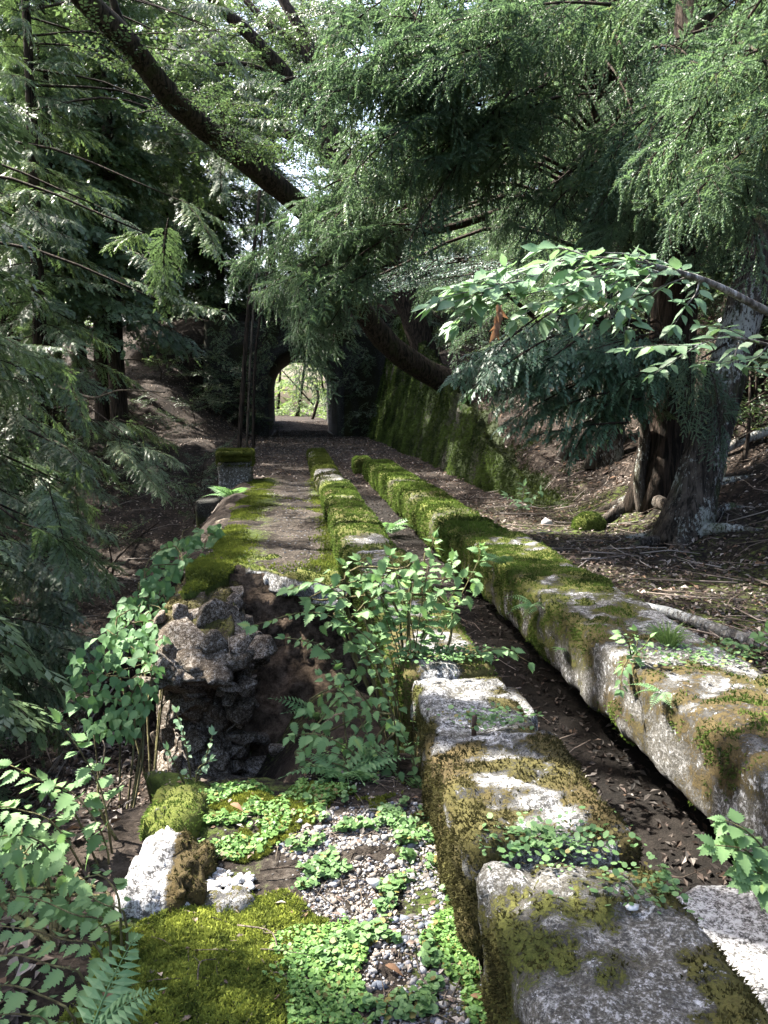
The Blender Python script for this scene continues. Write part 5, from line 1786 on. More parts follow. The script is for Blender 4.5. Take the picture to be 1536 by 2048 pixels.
# shrub at the lower left edge of the path
plant('path_shrub', 'loose shrub of toothed leaves left of the white concrete lump',
      [PL((225, 1700, 2.55), (205, 1590, 2.6), (165, 1510, 2.62), (120, 1445, 2.65)),
       PL((200, 1720, 2.5), (140, 1610, 2.55), (80, 1560, 2.55), (20, 1530, 2.6)),
       PL((180, 1740, 2.45), (110, 1650, 2.45), (40, 1620, 2.45), (-30, 1610, 2.45)),
       PL((160, 1760, 2.4), (90, 1690, 2.4), (20, 1670, 2.4), (-40, 1690, 2.4)),
       PL((215, 1700, 2.5), (190, 1640, 2.5), (150, 1590, 2.5), (110, 1570, 2.5))],
      NETTLE, 0.075, 0.045, 821, start=0.3)
sh = plant('bare_twig_shrub', 'nearly leafless twiggy shrub with a few leaves beside the white lump', [PL((240, 1680, 2.62), (200, 1620, 2.65), (196, 1540, 2.68), (188, 1470, 2.7))], NETTLE, 0.04, 0.2, 822, start=0.8, rad=0.006, tuft=False)
for ln in (((205, 1630, 2.65), (240, 1570, 2.66), (270, 1550, 2.68)), ((200, 1610, 2.65), (175, 1590, 2.64), (110, 1620, 2.62)), ((198, 1560, 2.67), (210, 1500, 2.67), (205, 1480, 2.68))):
    limb(sh, PL(*ln), 0.004, 0.0015, 'twig', 8, 'twig', 4)
plant('path_shrub', 'soft leaved plants crowding the lower path edge left of the moss',
      [PL((215, 1850, 1.95), (150, 1830, 1.95), (80, 1800, 1.98), (20, 1790, 2.0)),
       PL((200, 1900, 1.85), (130, 1880, 1.85), (60, 1860, 1.88), (-20, 1850, 1.9)),
       PL((170, 1960, 1.72), (100, 1930, 1.72), (30, 1910, 1.75), (-40, 1920, 1.75)),
       PL((150, 2040, 1.62), (80, 1990, 1.65), (10, 1970, 1.65), (-50, 1990, 1.65)),
       PL((240, 1820, 2.0), (230, 1780, 2.02), (200, 1750, 2.05), (160, 1760, 2.05)),
       PL((100, 2060, 1.55), (50, 2030, 1.55), (-10, 2030, 1.55)),
       PL((250, 1830, 1.98), (210, 1810, 1.98), (170, 1790, 2.0))],
      NETTLE, 0.048, 0.036, 823, start=0.1, nb=(0, -0.4, 1.0))
leaf_mass('path_shrub', 'pale leafy growth on the steep bank below the white concrete lump', [(-20, 1640), (110, 1650), (210, 1730), (225, 1830), (120, 1830), (-20, 1790)], lambda py: float(np.interp(py, [1640, 1830], [2.6, 2.1])), 120, NETTLE, 0.058, 826, (-0.1, -0.6, 0.8), None, 'plant', 8)
plant('path_shrub', 'slender plant with narrow leaves on the mossy corner lump',
      [PL((385, 1570, 3.0), (375, 1510, 3.0), (365, 1460, 3.0), (352, 1425, 3.0)), PL((385, 1570, 3.0), (410, 1520, 3.0), (425, 1470, 3.0)), PL((380, 1570, 2.98), (350, 1530, 2.98), (335, 1500, 2.98)), PL((390, 1570, 2.98), (395, 1540, 2.98), (420, 1520, 2.98))],
      BEECH, 0.045, 0.04, 824, start=0.2)
plant('sunlit_plant', 'blown bright toothed plant over the sunlit slab in the trench',
      [PL((1560, 1800, 1.85), (1530, 1740, 1.85), (1490, 1700, 1.85), (1430, 1690, 1.85)), PL((1570, 1760, 1.85), (1530, 1700, 1.87), (1490, 1660, 1.88), (1450, 1640, 1.9)), PL((1570, 1800, 1.82), (1540, 1770, 1.8), (1500, 1760, 1.8)), PL((1560, 1790, 1.83), (1530, 1750, 1.83), (1480, 1740, 1.83))],
      NETTLE, 0.065, 0.045, 825, start=0.3)

# leafy branch reaching in from a tree standing right of the frame
br_b = np.array([3.25, 4.7, gz(3.25, 4.7)])
beech = empty('beech_tree', br_b, 'young broadleaved tree, its flat leafy branch reaching over the slope', 'tree')
limb(beech, [br_b + np.array([0, 0, -0.2]), br_b + np.array([-0.02, 0, 0.8]), br_b + np.array([-0.1, -0.05, 1.6]), br_b + np.array([0.0, -0.1, 3.0]), br_b + np.array([0.1, -0.1, 4.6])], 0.07, 0.03, 'bark_grey', 20, 'trunk', 8, 0.006)
limb(beech, [br_b + np.array([-0.08, -0.04, 1.3])] + PL((1600, 670, 4.1), (1500, 605, 3.9), (1405, 560, 3.75), (1300, 530, 3.6)), 0.026, 0.012, 'bark_grey', 20, 'branch', 8, 0.002)
limb(beech, [br_b + np.array([-0.06, -0.03, 1.1])] + PL((1620, 730, 4.3), (1536, 690, 4.2), (1450, 672, 4.1)), 0.016, 0.007, 'bark_grey', 14, 'branch', 6)
leafy_stems(beech, [PL((1405, 560, 3.75), (1300, 528, 3.6), (1180, 515, 3.4), (1060, 535, 3.25), (960, 560, 3.15), (900, 578, 3.1)),
                    PL((1350, 545, 3.7), (1260, 545, 3.5), (1160, 560, 3.35), (1050, 590, 3.2), (960, 605, 3.15)),
                    PL((1380, 552, 3.75), (1320, 575, 3.6), (1270, 610, 3.5), (1255, 660, 3.45)),
                    PL((1300, 530, 3.6), (1240, 560, 3.5), (1190, 600, 3.4), (1165, 640, 3.35)),
                    PL((1180, 515, 3.4), (1140, 500, 3.45), (1110, 495, 3.5), (1080, 500, 3.5)),
                    PL((1320, 535, 3.65), (1260, 510, 3.7), (1200, 505, 3.7), (1150, 500, 3.7)),
                    PL((1390, 556, 3.75), (1340, 530, 3.85), (1290, 512, 3.9), (1240, 508, 3.9)),
                    PL((1220, 545, 3.45), (1150, 585, 3.3), (1080, 610, 3.25), (1030, 640, 3.2)),
                    PL((1300, 560, 3.55), (1240, 600, 3.45), (1220, 640, 3.4)),
                    PL((1400, 560, 3.75), (1390, 590, 3.7), (1370, 610, 3.65))],
            BEECH, 0.112, 0.055, 831, start=0.12, rad=0.005, nb=(-0.1, -0.5, 1.0), droop=0.12, opposite=True, stem_mat='bark_grey')
leafy_stems(beech, [PL((1450, 672, 4.1), (1390, 690, 4.0), (1320, 690, 3.9), (1245, 700, 3.85)),
                    PL((1480, 680, 4.1), (1470, 720, 4.0), (1500, 735, 3.95), (1540, 735, 3.95)),
                    PL((1400, 688, 4.0), (1350, 720, 3.95), (1305, 750, 3.9)),
                    PL((1520, 690, 4.2), (1460, 660, 4.1), (1400, 650, 4.05)),
                    PL((1536, 690, 4.2), (1510, 715, 4.1), (1440, 725, 4.0), (1400, 730, 4.0))],
            BEECH, 0.095, 0.055, 832, start=0.1, rad=0.004, nb=(-0.1, -0.5, 1.0), droop=0.15, stem_mat='bark_grey')
rgb = np.random.default_rng(833)
extra = []
for _ in range(34):
    px = rgb.uniform(930, 1400)
    py = np.interp(px, [930, 1100, 1300, 1400], [575, 535, 535, 560]) + rgb.normal(12, 14)
    Y = float(np.interp(px, [900, 1180, 1405], [3.1, 3.4, 3.75])) + rgb.normal(0, 0.10)
    dx, dy = -rgb.uniform(40, 110), rgb.normal(28, 32)
    extra.append(PL((px, py, Y), (px + dx * 0.5, py + dy * 0.4, Y - 0.04), (px + dx, py + dy, Y - 0.08)))
leafy_stems(beech, extra, BEECH, 0.112, 0.055, 834, start=0.25, rad=0.003, nb=(-0.1, -0.5, 1.0), droop=0.12, opposite=False, stem_mat='bark_grey', lat=0.75, fwd=0.65)
# curled dead leaves hanging by the branch
dl = empty('dead_leaves', at(1000, 600, 6.0), 'curled brown dead leaves hanging from a twig over the slope', 'dead leaves')
rgd = np.random.default_rng(5)
limb(dl, PL((1000, 560, 6.0), (998, 600, 6.0), (992, 650, 6.0)), 0.004, 0.002, 'twig', 6, 'twig', 4)
for k in range(9):
    put_leaf(dl, DEADL, at(1000 - k, 600 + k * 7, 6.0), np.array([rgd.normal(0, .35), rgd.normal(0, .3), -1.0]), np.array([rgd.normal(), -1, 0.2]), 0.11, rgd)


# ------------------------------------------------------------------ ferns and grass
def frond_mesh(seed, pairs=11, L=1.0):
    rg = np.random.default_rng(seed)
    B, D, N, S = [], [], [], []
    for k in range(pairs):
        t = 0.15 + 0.82 * k / pairs
        x = t * L
        z = 0.35 * t - 0.55 * t * t
        w = 0.34 * math.sin(math.pi * min(1, 0.12 + 0.88 * t)) ** 0.8 * (1.05 - 0.5 * t)
        for sg in (1, -1):
            B.append((x, 0, z))
            D.append((0.35, sg, -0.12))
            N.append((0.1 * rg.normal(), 0.1, 1))
            S.append(max(0.05, w))
    B.append((0.95 * L, 0, -0.17))
    D.append((1, 0, -0.6))
    N.append((0.6, 0, 1))
    S.append(0.12)
    V, F, C = leaf_tris(np.array(B), np.array(D, float), np.array(N, float), np.array(S), 0.30, rg.random(len(B)) * 0.6 + 0.2, 0.1, 0.1)
    xs_ = np.linspace(0, 0.97, 9)
    v2, f2 = tube(np.stack([xs_, xs_ * 0, 0.35 * xs_ - 0.55 * xs_ ** 2 - 0.004], -1), np.linspace(0.012, 0.004, 9), 4)
    return mesh_np('frond', np.vstack([V, v2]), np.vstack([F, tri_of(f2) + len(V)]), M['fern'], np.vstack([C, np.full((len(v2), 3), 0.4)]))


FROND = [frond_mesh(60 + i, 10 + i) for i in range(3)]


def fern(label, p, n, size, seed, az=None, spread=3.14, group=None, el=0.55):
    rg = np.random.default_rng(seed)
    root = empty('fern', p, label, 'fern', group)
    for k in range(n):
        a = (az if az is not None else -1.57) + spread * ((k + 0.5) / n - 0.5) * 2 + rg.normal(0, 0.15)
        d = np.array([math.cos(a), math.sin(a), el + rg.normal(0, 0.15)])
        link('frond', FROND[rg.integers(3)], root, None, orient(np.zeros(3), d, rg.normal(0, 0.2), size * rg.uniform(0.75, 1.15)))
    return root


def gpt0(px, py):
    return hit(px, py)


def on_beam_side(px, py):
    d = ray(px, py)
    return CAM + d * ((1.405 - CAM[0]) / d[0])


fern('fern with bright fronds on the upper edge of the right beam', on_beam_side(1012, 1128), 5, 0.20, 841, -2.6, 1.2)
fern('fern hanging on the dark side of the right beam', on_beam_side(1068, 1212), 5, 0.17, 842, -2.6, 1.2, el=0.2)
fern('tiny fern rooted in the stained face of the right beam', on_beam_side(1130, 1300), 4, 0.09, 843, -2.8, 1.0, el=0.1)
fern('small fern on the right beam face below the grass tuft', on_beam_side(1325, 1385), 4, 0.11, 844, -2.8, 1.2, el=0.1)
fern('dark fern standing in the trench beside the right beam', np.array([1.1, 10.2, -0.5]), 7, 0.42, 845, -1.57, 2.4)
fern('single fern frond in the dark pocket behind the nettle shrub', gpt0(640, 1440), 5, 0.36, 846, -2.0, 1.3, el=0.7)
fern('spiky low fern at the broken end of the path', at(690, 1560, 3.02) + np.array([0, 0, 0.01]), 11, 0.24, 847, -1.57, 2.8, el=0.45)
fern('pale fern frond at the lower path edge by the brown moss', at(175, 2080, 1.52), 4, 0.20, 848, 0.9, 0.7, el=0.5)
fern('ferns beside the foot of the pillar', np.array([-1.05, 13.6, -0.4]), 7, 0.45, 849, -2.2, 1.6)


def grass_tuft(label, p, n, h, seed):
    rg = np.random.default_rng(seed)
    root = empty('grass_tuft', p, label, 'grass')
    VV, FF, CC = [], [], []
    for k in range(n):
        a = rg.uniform(0, 6.28)
        r = rg.uniform(0, 0.03)
        b = np.array([r * math.cos(a), r * math.sin(a) * 2, 0])
        d = unit(np.array([math.cos(a) * 0.5, math.sin(a) * 0.5, 1]) + rg.normal(0, 0.2, 3))
        L = h * rg.uniform(0.6, 1.2)
        s = unit(np.cross(d, rg.normal(0, 1, 3))) * 0.0022
        m = b + d * L * 0.6
        t = b + d * L * 0.95 + np.array([d[0], d[1], -0.5]) * L * 0.35
        i = len(VV) * 5
        VV.append([b - s, b + s, m + s, m - s, t])
        FF += [[i, i + 1, i + 2], [i, i + 2, i + 3], [i + 3, i + 2, i + 4]]
        CC += [rg.random()] * 5
    C = np.array(CC)
    link('blades', mesh_np('grass_blades', np.array(VV).reshape(-1, 3), np.array(FF), M['grass'], np.stack([C, C, C], -1)), root)
    return root


grass_tuft('fine grass tuft growing on the edge of the right beam', onz(1335, 1290, 0.0), 170, 0.13, 851)
grass_tuft('small grass blades at the broken path end by the left beam', at(875, 1558, 2.95), 30, 0.07, 852)
plant('beam_plant', 'sunlit leafy plant on the edge of the right beam beside the grass',
      [PL((1262, 1310, 3.32), (1255, 1280, 3.32), (1240, 1265, 3.3)), PL((1265, 1310, 3.32), (1275, 1285, 3.3), (1270, 1262, 3.3)), PL((1255, 1320, 3.3), (1245, 1340, 3.25), (1240, 1380, 3.2)), PL((1270, 1310, 3.3), (1290, 1290, 3.3), (1300, 1275, 3.3))],
      NETTLE, 0.045, 0.025, 853, start=0.1, rooted=False)


# ------------------------------------------------------------------ ground cover, gravel, litter (nobody could count these)
def project(p):
    w = np.asarray(p) - CAM
    zc = w @ _F
    return 768 + FPX * (w @ _R) / zc, 1024 - FPX * (w @ _U) / zc


def poly_mask(px, py, poly):
    c = np.zeros(px.shape, bool)
    j = len(poly) - 1
    for i in range(len(poly)):
        xi, yi = poly[i]
        xj, yj = poly[j]
        if yi != yj:
            c ^= ((yi > py) != (yj > py)) & (px < (xj - xi) * (py - yi) / (yj - yi) + xi)
        j = i
    return c


rgc = np.random.default_rng(900)
topF = nearF[:(len(nearF) // 2)]
cand, cn = sample_mesh(nearV[:nearN], grid_faces(int((0.44 + 0.56) / 0.022) + 1, int((3.02 - 0.5) / 0.022) + 1), 150000, None, 901)
cpx, cpy = project(cand)
wob = fbm(cand * 9, 3, 902) * 45
BROWN = [(100, 2060), (150, 1930), (320, 1830), (470, 1795), (570, 1790), (640, 1850), (590, 1900), (570, 1960), (600, 2060)]
CLOV1 = [(575, 2060), (545, 1960), (580, 1870), (700, 1845), (735, 1900), (745, 2060)]
CLOV2 = [(865, 1800), (950, 1780), (1010, 1900), (1065, 2060), (960, 2060), (880, 1930)]
UPPER = [(385, 1700), (395, 1585), (560, 1560), (700, 1575), (640, 1640), (560, 1700), (470, 1730)]
UPPER2 = [(690, 1575), (860, 1565), (880, 1620), (800, 1640), (700, 1620)]
near_moss = poly_mask(cpx + wob, cpy, BROWN)
idx = np.where(near_moss)[0]
tv, tf, tc = tufts(cand[idx] + np.stack([np.zeros(len(idx)), np.zeros(len(idx)), 0.012 + 0.014 * fbm(cand[idx] * 34, 2, 899)], -1), cn[idx], 0.0085, 3, 0.34, 903, (0.070, 0.092, 0.018), (0.25, 0.285, 0.05), 20.0, spread=1.3)
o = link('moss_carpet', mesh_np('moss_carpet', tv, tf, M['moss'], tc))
tag(o, 'olive brown moss carpet on the lower left of the path', 'moss', None, 'stuff')
um = (poly_mask(cpx + wob, cpy, UPPER) & (fbm(cand * 6, 3, 904) > -0.15)) | (poly_mask(cpx + wob, cpy, UPPER2) & (fbm(cand * 7, 3, 905) > 0.1))
idx = np.where(um)[0]
tv, tf, tc = tufts(cand[idx] + np.array([0, 0, 0.006]), cn[idx], 0.009, 3, 0.34, 906, (0.07, 0.085, 0.016), (0.20, 0.22, 0.035), 9.0)
o = link('moss_carpet', mesh_np('moss_carpet', tv, tf, M['moss'], tc))
tag(o, 'yellow green moss patches at the broken end of the path', 'moss', None, 'stuff')


def clover(name, label, pts, nrm, size, seed, c0=(0.07, 0.16, 0.04), c1=(0.17, 0.29, 0.07), lift=0.014):
    rg = np.random.default_rng(seed)
    n = len(pts)
    N = unit(nrm + rg.normal(0, 0.35, (n, 3)))
    D = unit(np.cross(N, rg.normal(0, 1, (n, 3))))
    S = np.cross(N, D)
    r = (size * rg.uniform(0.4, 1.6, n) * (1 + 0.35 * fbm(pts * 20, 2, seed + 5)))[:, None]
    P = pts + nrm * (lift * rg.uniform(0.3, 1.6, n))[:, None]
    ang = np.linspace(0, 2 * math.pi, 6, endpoint=False)
    ring = [P + (D * math.cos(a) + S * math.sin(a)) * r + N * r * 0.12 for a in ang]
    V = np.stack(ring, 1).reshape(-1, 3)
    i = np.arange(n)[:, None] * 6
    F = np.concatenate([i + np.array([[0, 1, 2]]), i + np.array([[0, 2, 3]]), i + np.array([[0, 3, 4]]), i + np.array([[0, 4, 5]])], 0)
    t = np.clip(rg.random(n) * 0.7 + 0.3 * (fbm(pts * 8, 2, seed) + 0.5), 0, 1)[:, None]
    c = np.array(c0) * (1 - t) + np.array(c1) * t
    sick = rg.random(n) < 0.07
    c[sick] = np.array([0.20, 0.17, 0.05]) * rg.uniform(0.5, 1.1, (sick.sum(), 1))
    o = link(name, mesh_np(name, V, F, M['clover'], np.repeat(c, 6, 0)))
    tag(o, label, 'ground cover', None, 'stuff')
    return o


def pick(mask, n):
    i = np.where(mask)[0]
    return rgc.choice(i, min(n, len(i)), replace=False)


i = pick(poly_mask(cpx + wob * 1.6, cpy, CLOV1) & (fbm(cand * 16, 3, 917) > -0.25), 9000)
clover('ground_cover', 'bright green small leaved carpet right of the olive moss', cand[i], cn[i], 0.0046, 911)
i = pick(poly_mask(cpx + wob * 1.6, cpy, CLOV2) & (fbm(cand * 16, 3, 918) > -0.2), 7000)
clover('ground_cover', 'bright green small leaved patch against the front beam block', cand[i], cn[i], 0.0046, 912)
i = pick(poly_mask(cpx + wob * 1.5, cpy, UPPER) & (fbm(cand * 13, 3, 907) > -0.05), 4200)
clover('ground_cover', 'sparse small leaves over the yellow green moss', cand[i], cn[i], 0.0058, 913)
i = pick(poly_mask(cpx + wob * 1.5, cpy, [(540, 1800), (640, 1560), (880, 1560), (960, 1790), (880, 2050), (740, 2050)]) & (fbm(cand * 12, 3, 908) > 0.2), 2600)
clover('ground_cover', 'scattered seedlings between the gravel of the path', cand[i], cn[i], 0.0075, 914, (0.06, 0.13, 0.045), (0.14, 0.24, 0.08), 0.02)
for k, (px, py, r_, n_, lab) in enumerate(((1100, 1700, 0.10, 420, 'green tuft of small leaves in the joint of the left beam'), (890, 1318, 0.10, 500, 'blue green mat of tiny leaves across the left beam top'), (985, 1450, 0.09, 260, 'small leaves beside the rusty bolt on the left beam'), (1400, 1320, 0.16, 420, 'thin green mat on top of the right beam by the grass'), (1300, 1790, 0.08, 160, 'few seedlings on the pale front beam block'))):
    c_ = onz(px, py, 0.0)
    q = c_ + np.stack([rgc.normal(0, r_ * 0.9, n_), rgc.normal(0, r_ * 0.55, n_), np.zeros(n_)], -1)
    lim = (0.43, 0.85) if px < 1250 or k == 4 else (1.42, 1.96)
    q[:, 0] = np.clip(q[:, 0], lim[0] + 0.01, lim[1] - 0.01)
    q[:, 2] = 0.012
    clover('ground_cover', lab, q, np.tile([0, 0, 1.0], (n_, 1)), 0.0065, 920 + k, (0.06, 0.13, 0.05), (0.15, 0.25, 0.09), 0.016)


def stones(name, label, P, size, seed, cols, mat='gravel', flat=0.7):
    rg = np.random.default_rng(seed)
    n = len(P)
    protos = [stone_mesh(950 + k, 1.0, flat) for k in range(8)]
    VV, FF, CC = [], [], []
    off = 0
    for k in range(8):
        sel = np.arange(k, n, 8)
        if not len(sel):
            continue
        v, f = protos[k]
        m = len(sel)
        a = rg.uniform(0, 6.28, m)
        c, s = np.cos(a), np.sin(a)
        tl = rg.normal(0, 0.3, m)
        R1 = np.zeros((m, 3, 3))
        R1[:, 0, 0], R1[:, 0, 1], R1[:, 1, 0], R1[:, 1, 1], R1[:, 2, 2] = c, -s, s, c, 1
        R2 = np.zeros((m, 3, 3))
        R2[:, 0, 0], R2[:, 1, 1], R2[:, 1, 2], R2[:, 2, 1], R2[:, 2, 2] = 1, np.cos(tl), -np.sin(tl), np.sin(tl), np.cos(tl)
        w = np.einsum('mij,mjk,vk->mvi', R1, R2, v) * size[sel][:, None, None] + P[sel][:, None, :]
        VV.append(w.reshape(-1, 3))
        FF.append((f[None] + (np.arange(m) * 12)[:, None, None]).reshape(-1, 3) + off)
        off += m * 12
        ci = rg.integers(0, len(cols), m)
        cc = np.array(cols)[ci] * rg.uniform(0.6, 1.25, (m, 1))
        CC.append(np.repeat(cc, 12, 0))
    o = link(name, mesh_np(name, np.vstack(VV), np.vstack(FF), M[mat], np.vstack(CC)))
    tag(o, label, 'gravel', None, 'stuff')
    return o


GREYS = [(0.22, 0.21, 0.20), (0.16, 0.16, 0.18), (0.32, 0.31, 0.31), (0.10, 0.09, 0.08), (0.19, 0.165, 0.145), (0.09, 0.10, 0.12), (0.22, 0.18, 0.15)]
GRAV = [(560, 1700), (640, 1620), (860, 1600), (950, 1700), (970, 1790), (870, 1800), (880, 1930), (960, 2060), (735, 2060), (740, 1900), (690, 1850), (620, 1830)]
i = pick(poly_mask(cpx + wob, cpy, GRAV) & (fbm(cand * 14, 3, 909) > -0.22), 5200)
sz = np.clip(rgc.lognormal(math.log(0.0043), 0.6, len(i)), 0.002, 0.020)
stones('gravel', 'pale grey gravel down the middle of the near path', cand[i] + np.array([0, 0, 0.001]), sz, 931, GREYS)
i = pick(np.ones(len(cand), bool), 1500)
stones('gravel', 'scattered grit over the near path', cand[i], np.full(len(i), 0.005), 932, GREYS)
# aggregate spilling from the broken lump
i = pick(poly_mask(cpx, cpy, [(240, 1800), (300, 1740), (420, 1745), (510, 1760), (500, 1800), (400, 1815), (280, 1830)]), 380)
stones('gravel', 'white broken aggregate spilling below the white concrete lump', cand[i] + np.array([0, 0, 0.012]), rgc.uniform(0.008, 0.022, len(i)), 933, [(0.5, 0.5, 0.5), (0.42, 0.41, 0.4), (0.6, 0.6, 0.6), (0.3, 0.27, 0.25)])
fp, fn = sample_mesh(farV[:farN], grid_faces(int((0.37 + 0.9) / 0.05) + 1, int((16 - 6.6) / 0.05) + 1), 1000, np.exp(-((farV[:farN, 0] + 0.0) / 0.3) ** 2), 934)
stones('gravel', 'grit along the middle of the far path', fp, rgc.uniform(0.007, 0.017, len(fp)), 935, [tuple(0.55 * x for x in g) for g in GREYS])
# moss on the far path edges
mw_ = np.clip(0.15 + 0.9 * fbm(farV[:farN] * 1.6, 4, 214) + 0.7 * sst(-0.3, -0.75, farV[:farN, 0]) + 0.4 * sst(0.1, 0.36, farV[:farN, 0]) + 0.4 * (1 - sst(6.6, 8, farV[:farN, 1])), 0, 1)
fp, fn = sample_mesh(farV[:farN], grid_faces(int((0.37 + 0.9) / 0.05) + 1, int((16 - 6.6) / 0.05) + 1), 26000, np.clip(mw_ - 0.3, 0, 1), 936)
tv, tf, tc = tufts(fp, fn, 0.022, 3, 0.3, 937, (0.040, 0.055, 0.012), (0.15, 0.18, 0.03), 2.2)
o = link('moss_carpet', mesh_np('moss_carpet', tv, tf, M['moss'], tc))
tag(o, 'green gold moss along the edges of the far path', 'moss', None, 'stuff')

BROWNS = np.array([(0.10, 0.07, 0.055), (0.16, 0.115, 0.09), (0.055, 0.04, 0.032), (0.22, 0.18, 0.15), (0.13, 0.08, 0.05), (0.30, 0.26, 0.23), (0.07, 0.06, 0.05)])


def litter(label, x, y, size, seed, lift=0.012, tone=1.0):
    rg = np.random.default_rng(seed)
    n = len(x)
    P = P3(x, y, terrain(x, y) + lift)
    N = unit(ground_normal(x, y) + rg.normal(0, 0.35, (n, 3)))
    D = unit(np.cross(N, rg.normal(0, 1, (n, 3))))
    V, F, C = leaf_tris(P, D, N, size * rg.uniform(0.5, 1.3, n), 0.5, np.zeros(n), 0.3, 0.2 * rg.normal())
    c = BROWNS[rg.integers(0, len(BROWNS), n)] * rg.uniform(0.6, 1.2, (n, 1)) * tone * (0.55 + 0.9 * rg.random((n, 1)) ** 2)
    o = link('leaf_litter', mesh_np('leaf_litter', V, F, M['litter'], np.repeat(c, 12, 0)))
    tag(o, label, 'leaf litter', None, 'stuff')


n = 24000
y_ = 1.5 + 14 * rgc.random(n) ** 1.5
x_ = 2.0 + rgc.random(n) ** 1.2 * (1.5 + 0.55 * y_)
litter('brown leaf litter over the ground right of the beams', x_, y_, 0.052, 941)
n = 4500
y_ = 1.6 + 14 * rgc.random(n) ** 1.6
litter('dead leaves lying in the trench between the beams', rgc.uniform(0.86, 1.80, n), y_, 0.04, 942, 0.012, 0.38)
n = 11000
y_ = 1.2 + 7 * rgc.random(n) ** 1.4
litter('leaf litter on the steep bank below the near path edge', -0.62 - rgc.random(n) * 2.2, y_, 0.05, 946)
n = 11000
y_ = rgc.uniform(15, 50, n)
litter('dead leaves covering the old track bed before the tunnel', np.where(y_ > 37.5, TUN_X + rgc.uniform(-1.4, 1.4, n), rgc.uniform(-1.4, 3.2, n)), y_, 0.075, 943)
n = 26000
y_ = rgc.uniform(6, 38, n)
x_ = -1.3 - rgc.random(n) * 0.42 * y_
litter('leaf litter on the ravine side left of the path', x_, y_, 0.085, 944)
n = 12000
y_ = rgc.uniform(9, 40, n)
x_ = 4.0 + rgc.random(n) * 0.5 * y_
litter('leaf litter on the upper right hillside', x_, y_, 0.10, 945)
i = pick(np.ones(len(cand), bool), 520)
V, F, C = leaf_tris(cand[i] + np.array([0, 0, 0.012]), rgc.normal(0, 1, (len(i), 3)) * np.array([1, 1, 0.15]), cn[i] + rgc.normal(0, 0.25, (len(i), 3)), rgc.uniform(0.015, 0.035, len(i)), 0.5, np.zeros(len(i)))
o = link('leaf_litter', mesh_np('leaf_litter', V, F, M['litter'], np.repeat(BROWNS[rgc.integers(0, 7, len(i))], 12, 0)))
tag(o, 'few small dead leaves on the near path', 'leaf litter', None, 'stuff')


def twigs(label, x, y, ln, seed, r=0.004, lift=0.02):
    rg = np.random.default_rng(seed)
    VV, FF, CC, off = [], [], [], 0
    for a, b, L in zip(x, y, ln):
        t = rg.uniform(0, 6.28)
        d = np.array([math.cos(t), math.sin(t)])
        k = np.array([-d[1], d[0]]) * rg.normal(0, 0.12) * L
        q = [np.array([a, b]) - d * L / 2, np.array([a, b]) + k, np.array([a, b]) + d * L / 2]
        pts = np.array([(p[0], p[1], gz(*p) + lift + rg.uniform(0, 0.02)) for p in q])
        v, f = tube(pts, np.array([1, 0.8, 0.4]) * r * rg.uniform(0.7, 1.6), 4)
        VV.append(v)
        FF.append(f + off)
        off += len(v)
        c = np.array([(0.16, 0.13, 0.11), (0.09, 0.07, 0.055), (0.24, 0.21, 0.19)][rg.integers(3)])
        CC.append(np.tile(c, (len(v), 1)))
    o = link('fallen_twigs', mesh_np('fallen_twigs', np.vstack(VV), np.vstack(FF), M['attr'], np.vstack(CC)))
    tag(o, label, 'twigs', None, 'stuff')


n = 620
y_ = 2.5 + 11 * rgc.random(n) ** 1.3
twigs('tangle of fallen twigs right of the beams', 2.1 + rgc.random(n) * (1.0 + 0.5 * y_), y_, rgc.uniform(0.12, 0.6, n), 951)
n = 90
twigs('twigs lying in the trench', rgc.uniform(0.92, 1.38, n), 1.8 + 8 * rgc.random(n), rgc.uniform(0.08, 0.3, n), 952, 0.003)
n = 200
y_ = rgc.uniform(7, 32, n)
twigs('fallen twigs on the ravine side', -1.6 - rgc.random(n) * 0.4 * y_, y_, rgc.uniform(0.4, 1.4, n), 953, 0.009, 0.05)
n = 300
i = pick(np.ones(len(cand), bool), n)
VV, FF, off = [], [], 0
for p in cand[i]:
    t = rgc.uniform(0, 6.28)
    L = rgc.uniform(0.02, 0.09)
    d = np.array([math.cos(t), math.sin(t), 0])
    v, f = tube(np.array([p - d * L, p + np.array([0, 0, 0.004]) + rgc.normal(0, 0.004, 3), p + d * L]) + np.array([0, 0, 0.008]), [0.0016, 0.0014, 0.0008], 4)
    VV.append(v)
    FF.append(f + off)
    off += len(v)
o = link('fallen_twigs', mesh_np('fallen_twigs', np.vstack(VV), np.vstack(FF), M['twig']))
tag(o, 'fine dead twigs strewn over the near path', 'twigs', None, 'stuff')

# ------------------------------------------------------------------ single fallen pieces
def branch_thing(name, label, pts, r0, r1, mat, cat='branch', n=18, sides=8, rough=0.004, extra=()):
    pts = [np.asarray(p, float) for p in pts]
    root = empty(name, pts[0], label, cat)
    limb(root, pts, r0, r1, mat, n, 'wood', sides, rough)
    for e in extra:
        limb(root, e, r1 * 1.2, r1 * 0.4, mat, 8, 'twig', 4)
    return root


def gpt(px, py, lift=0.02):
    p = hit(px, py)
    p[2] += lift
    return p


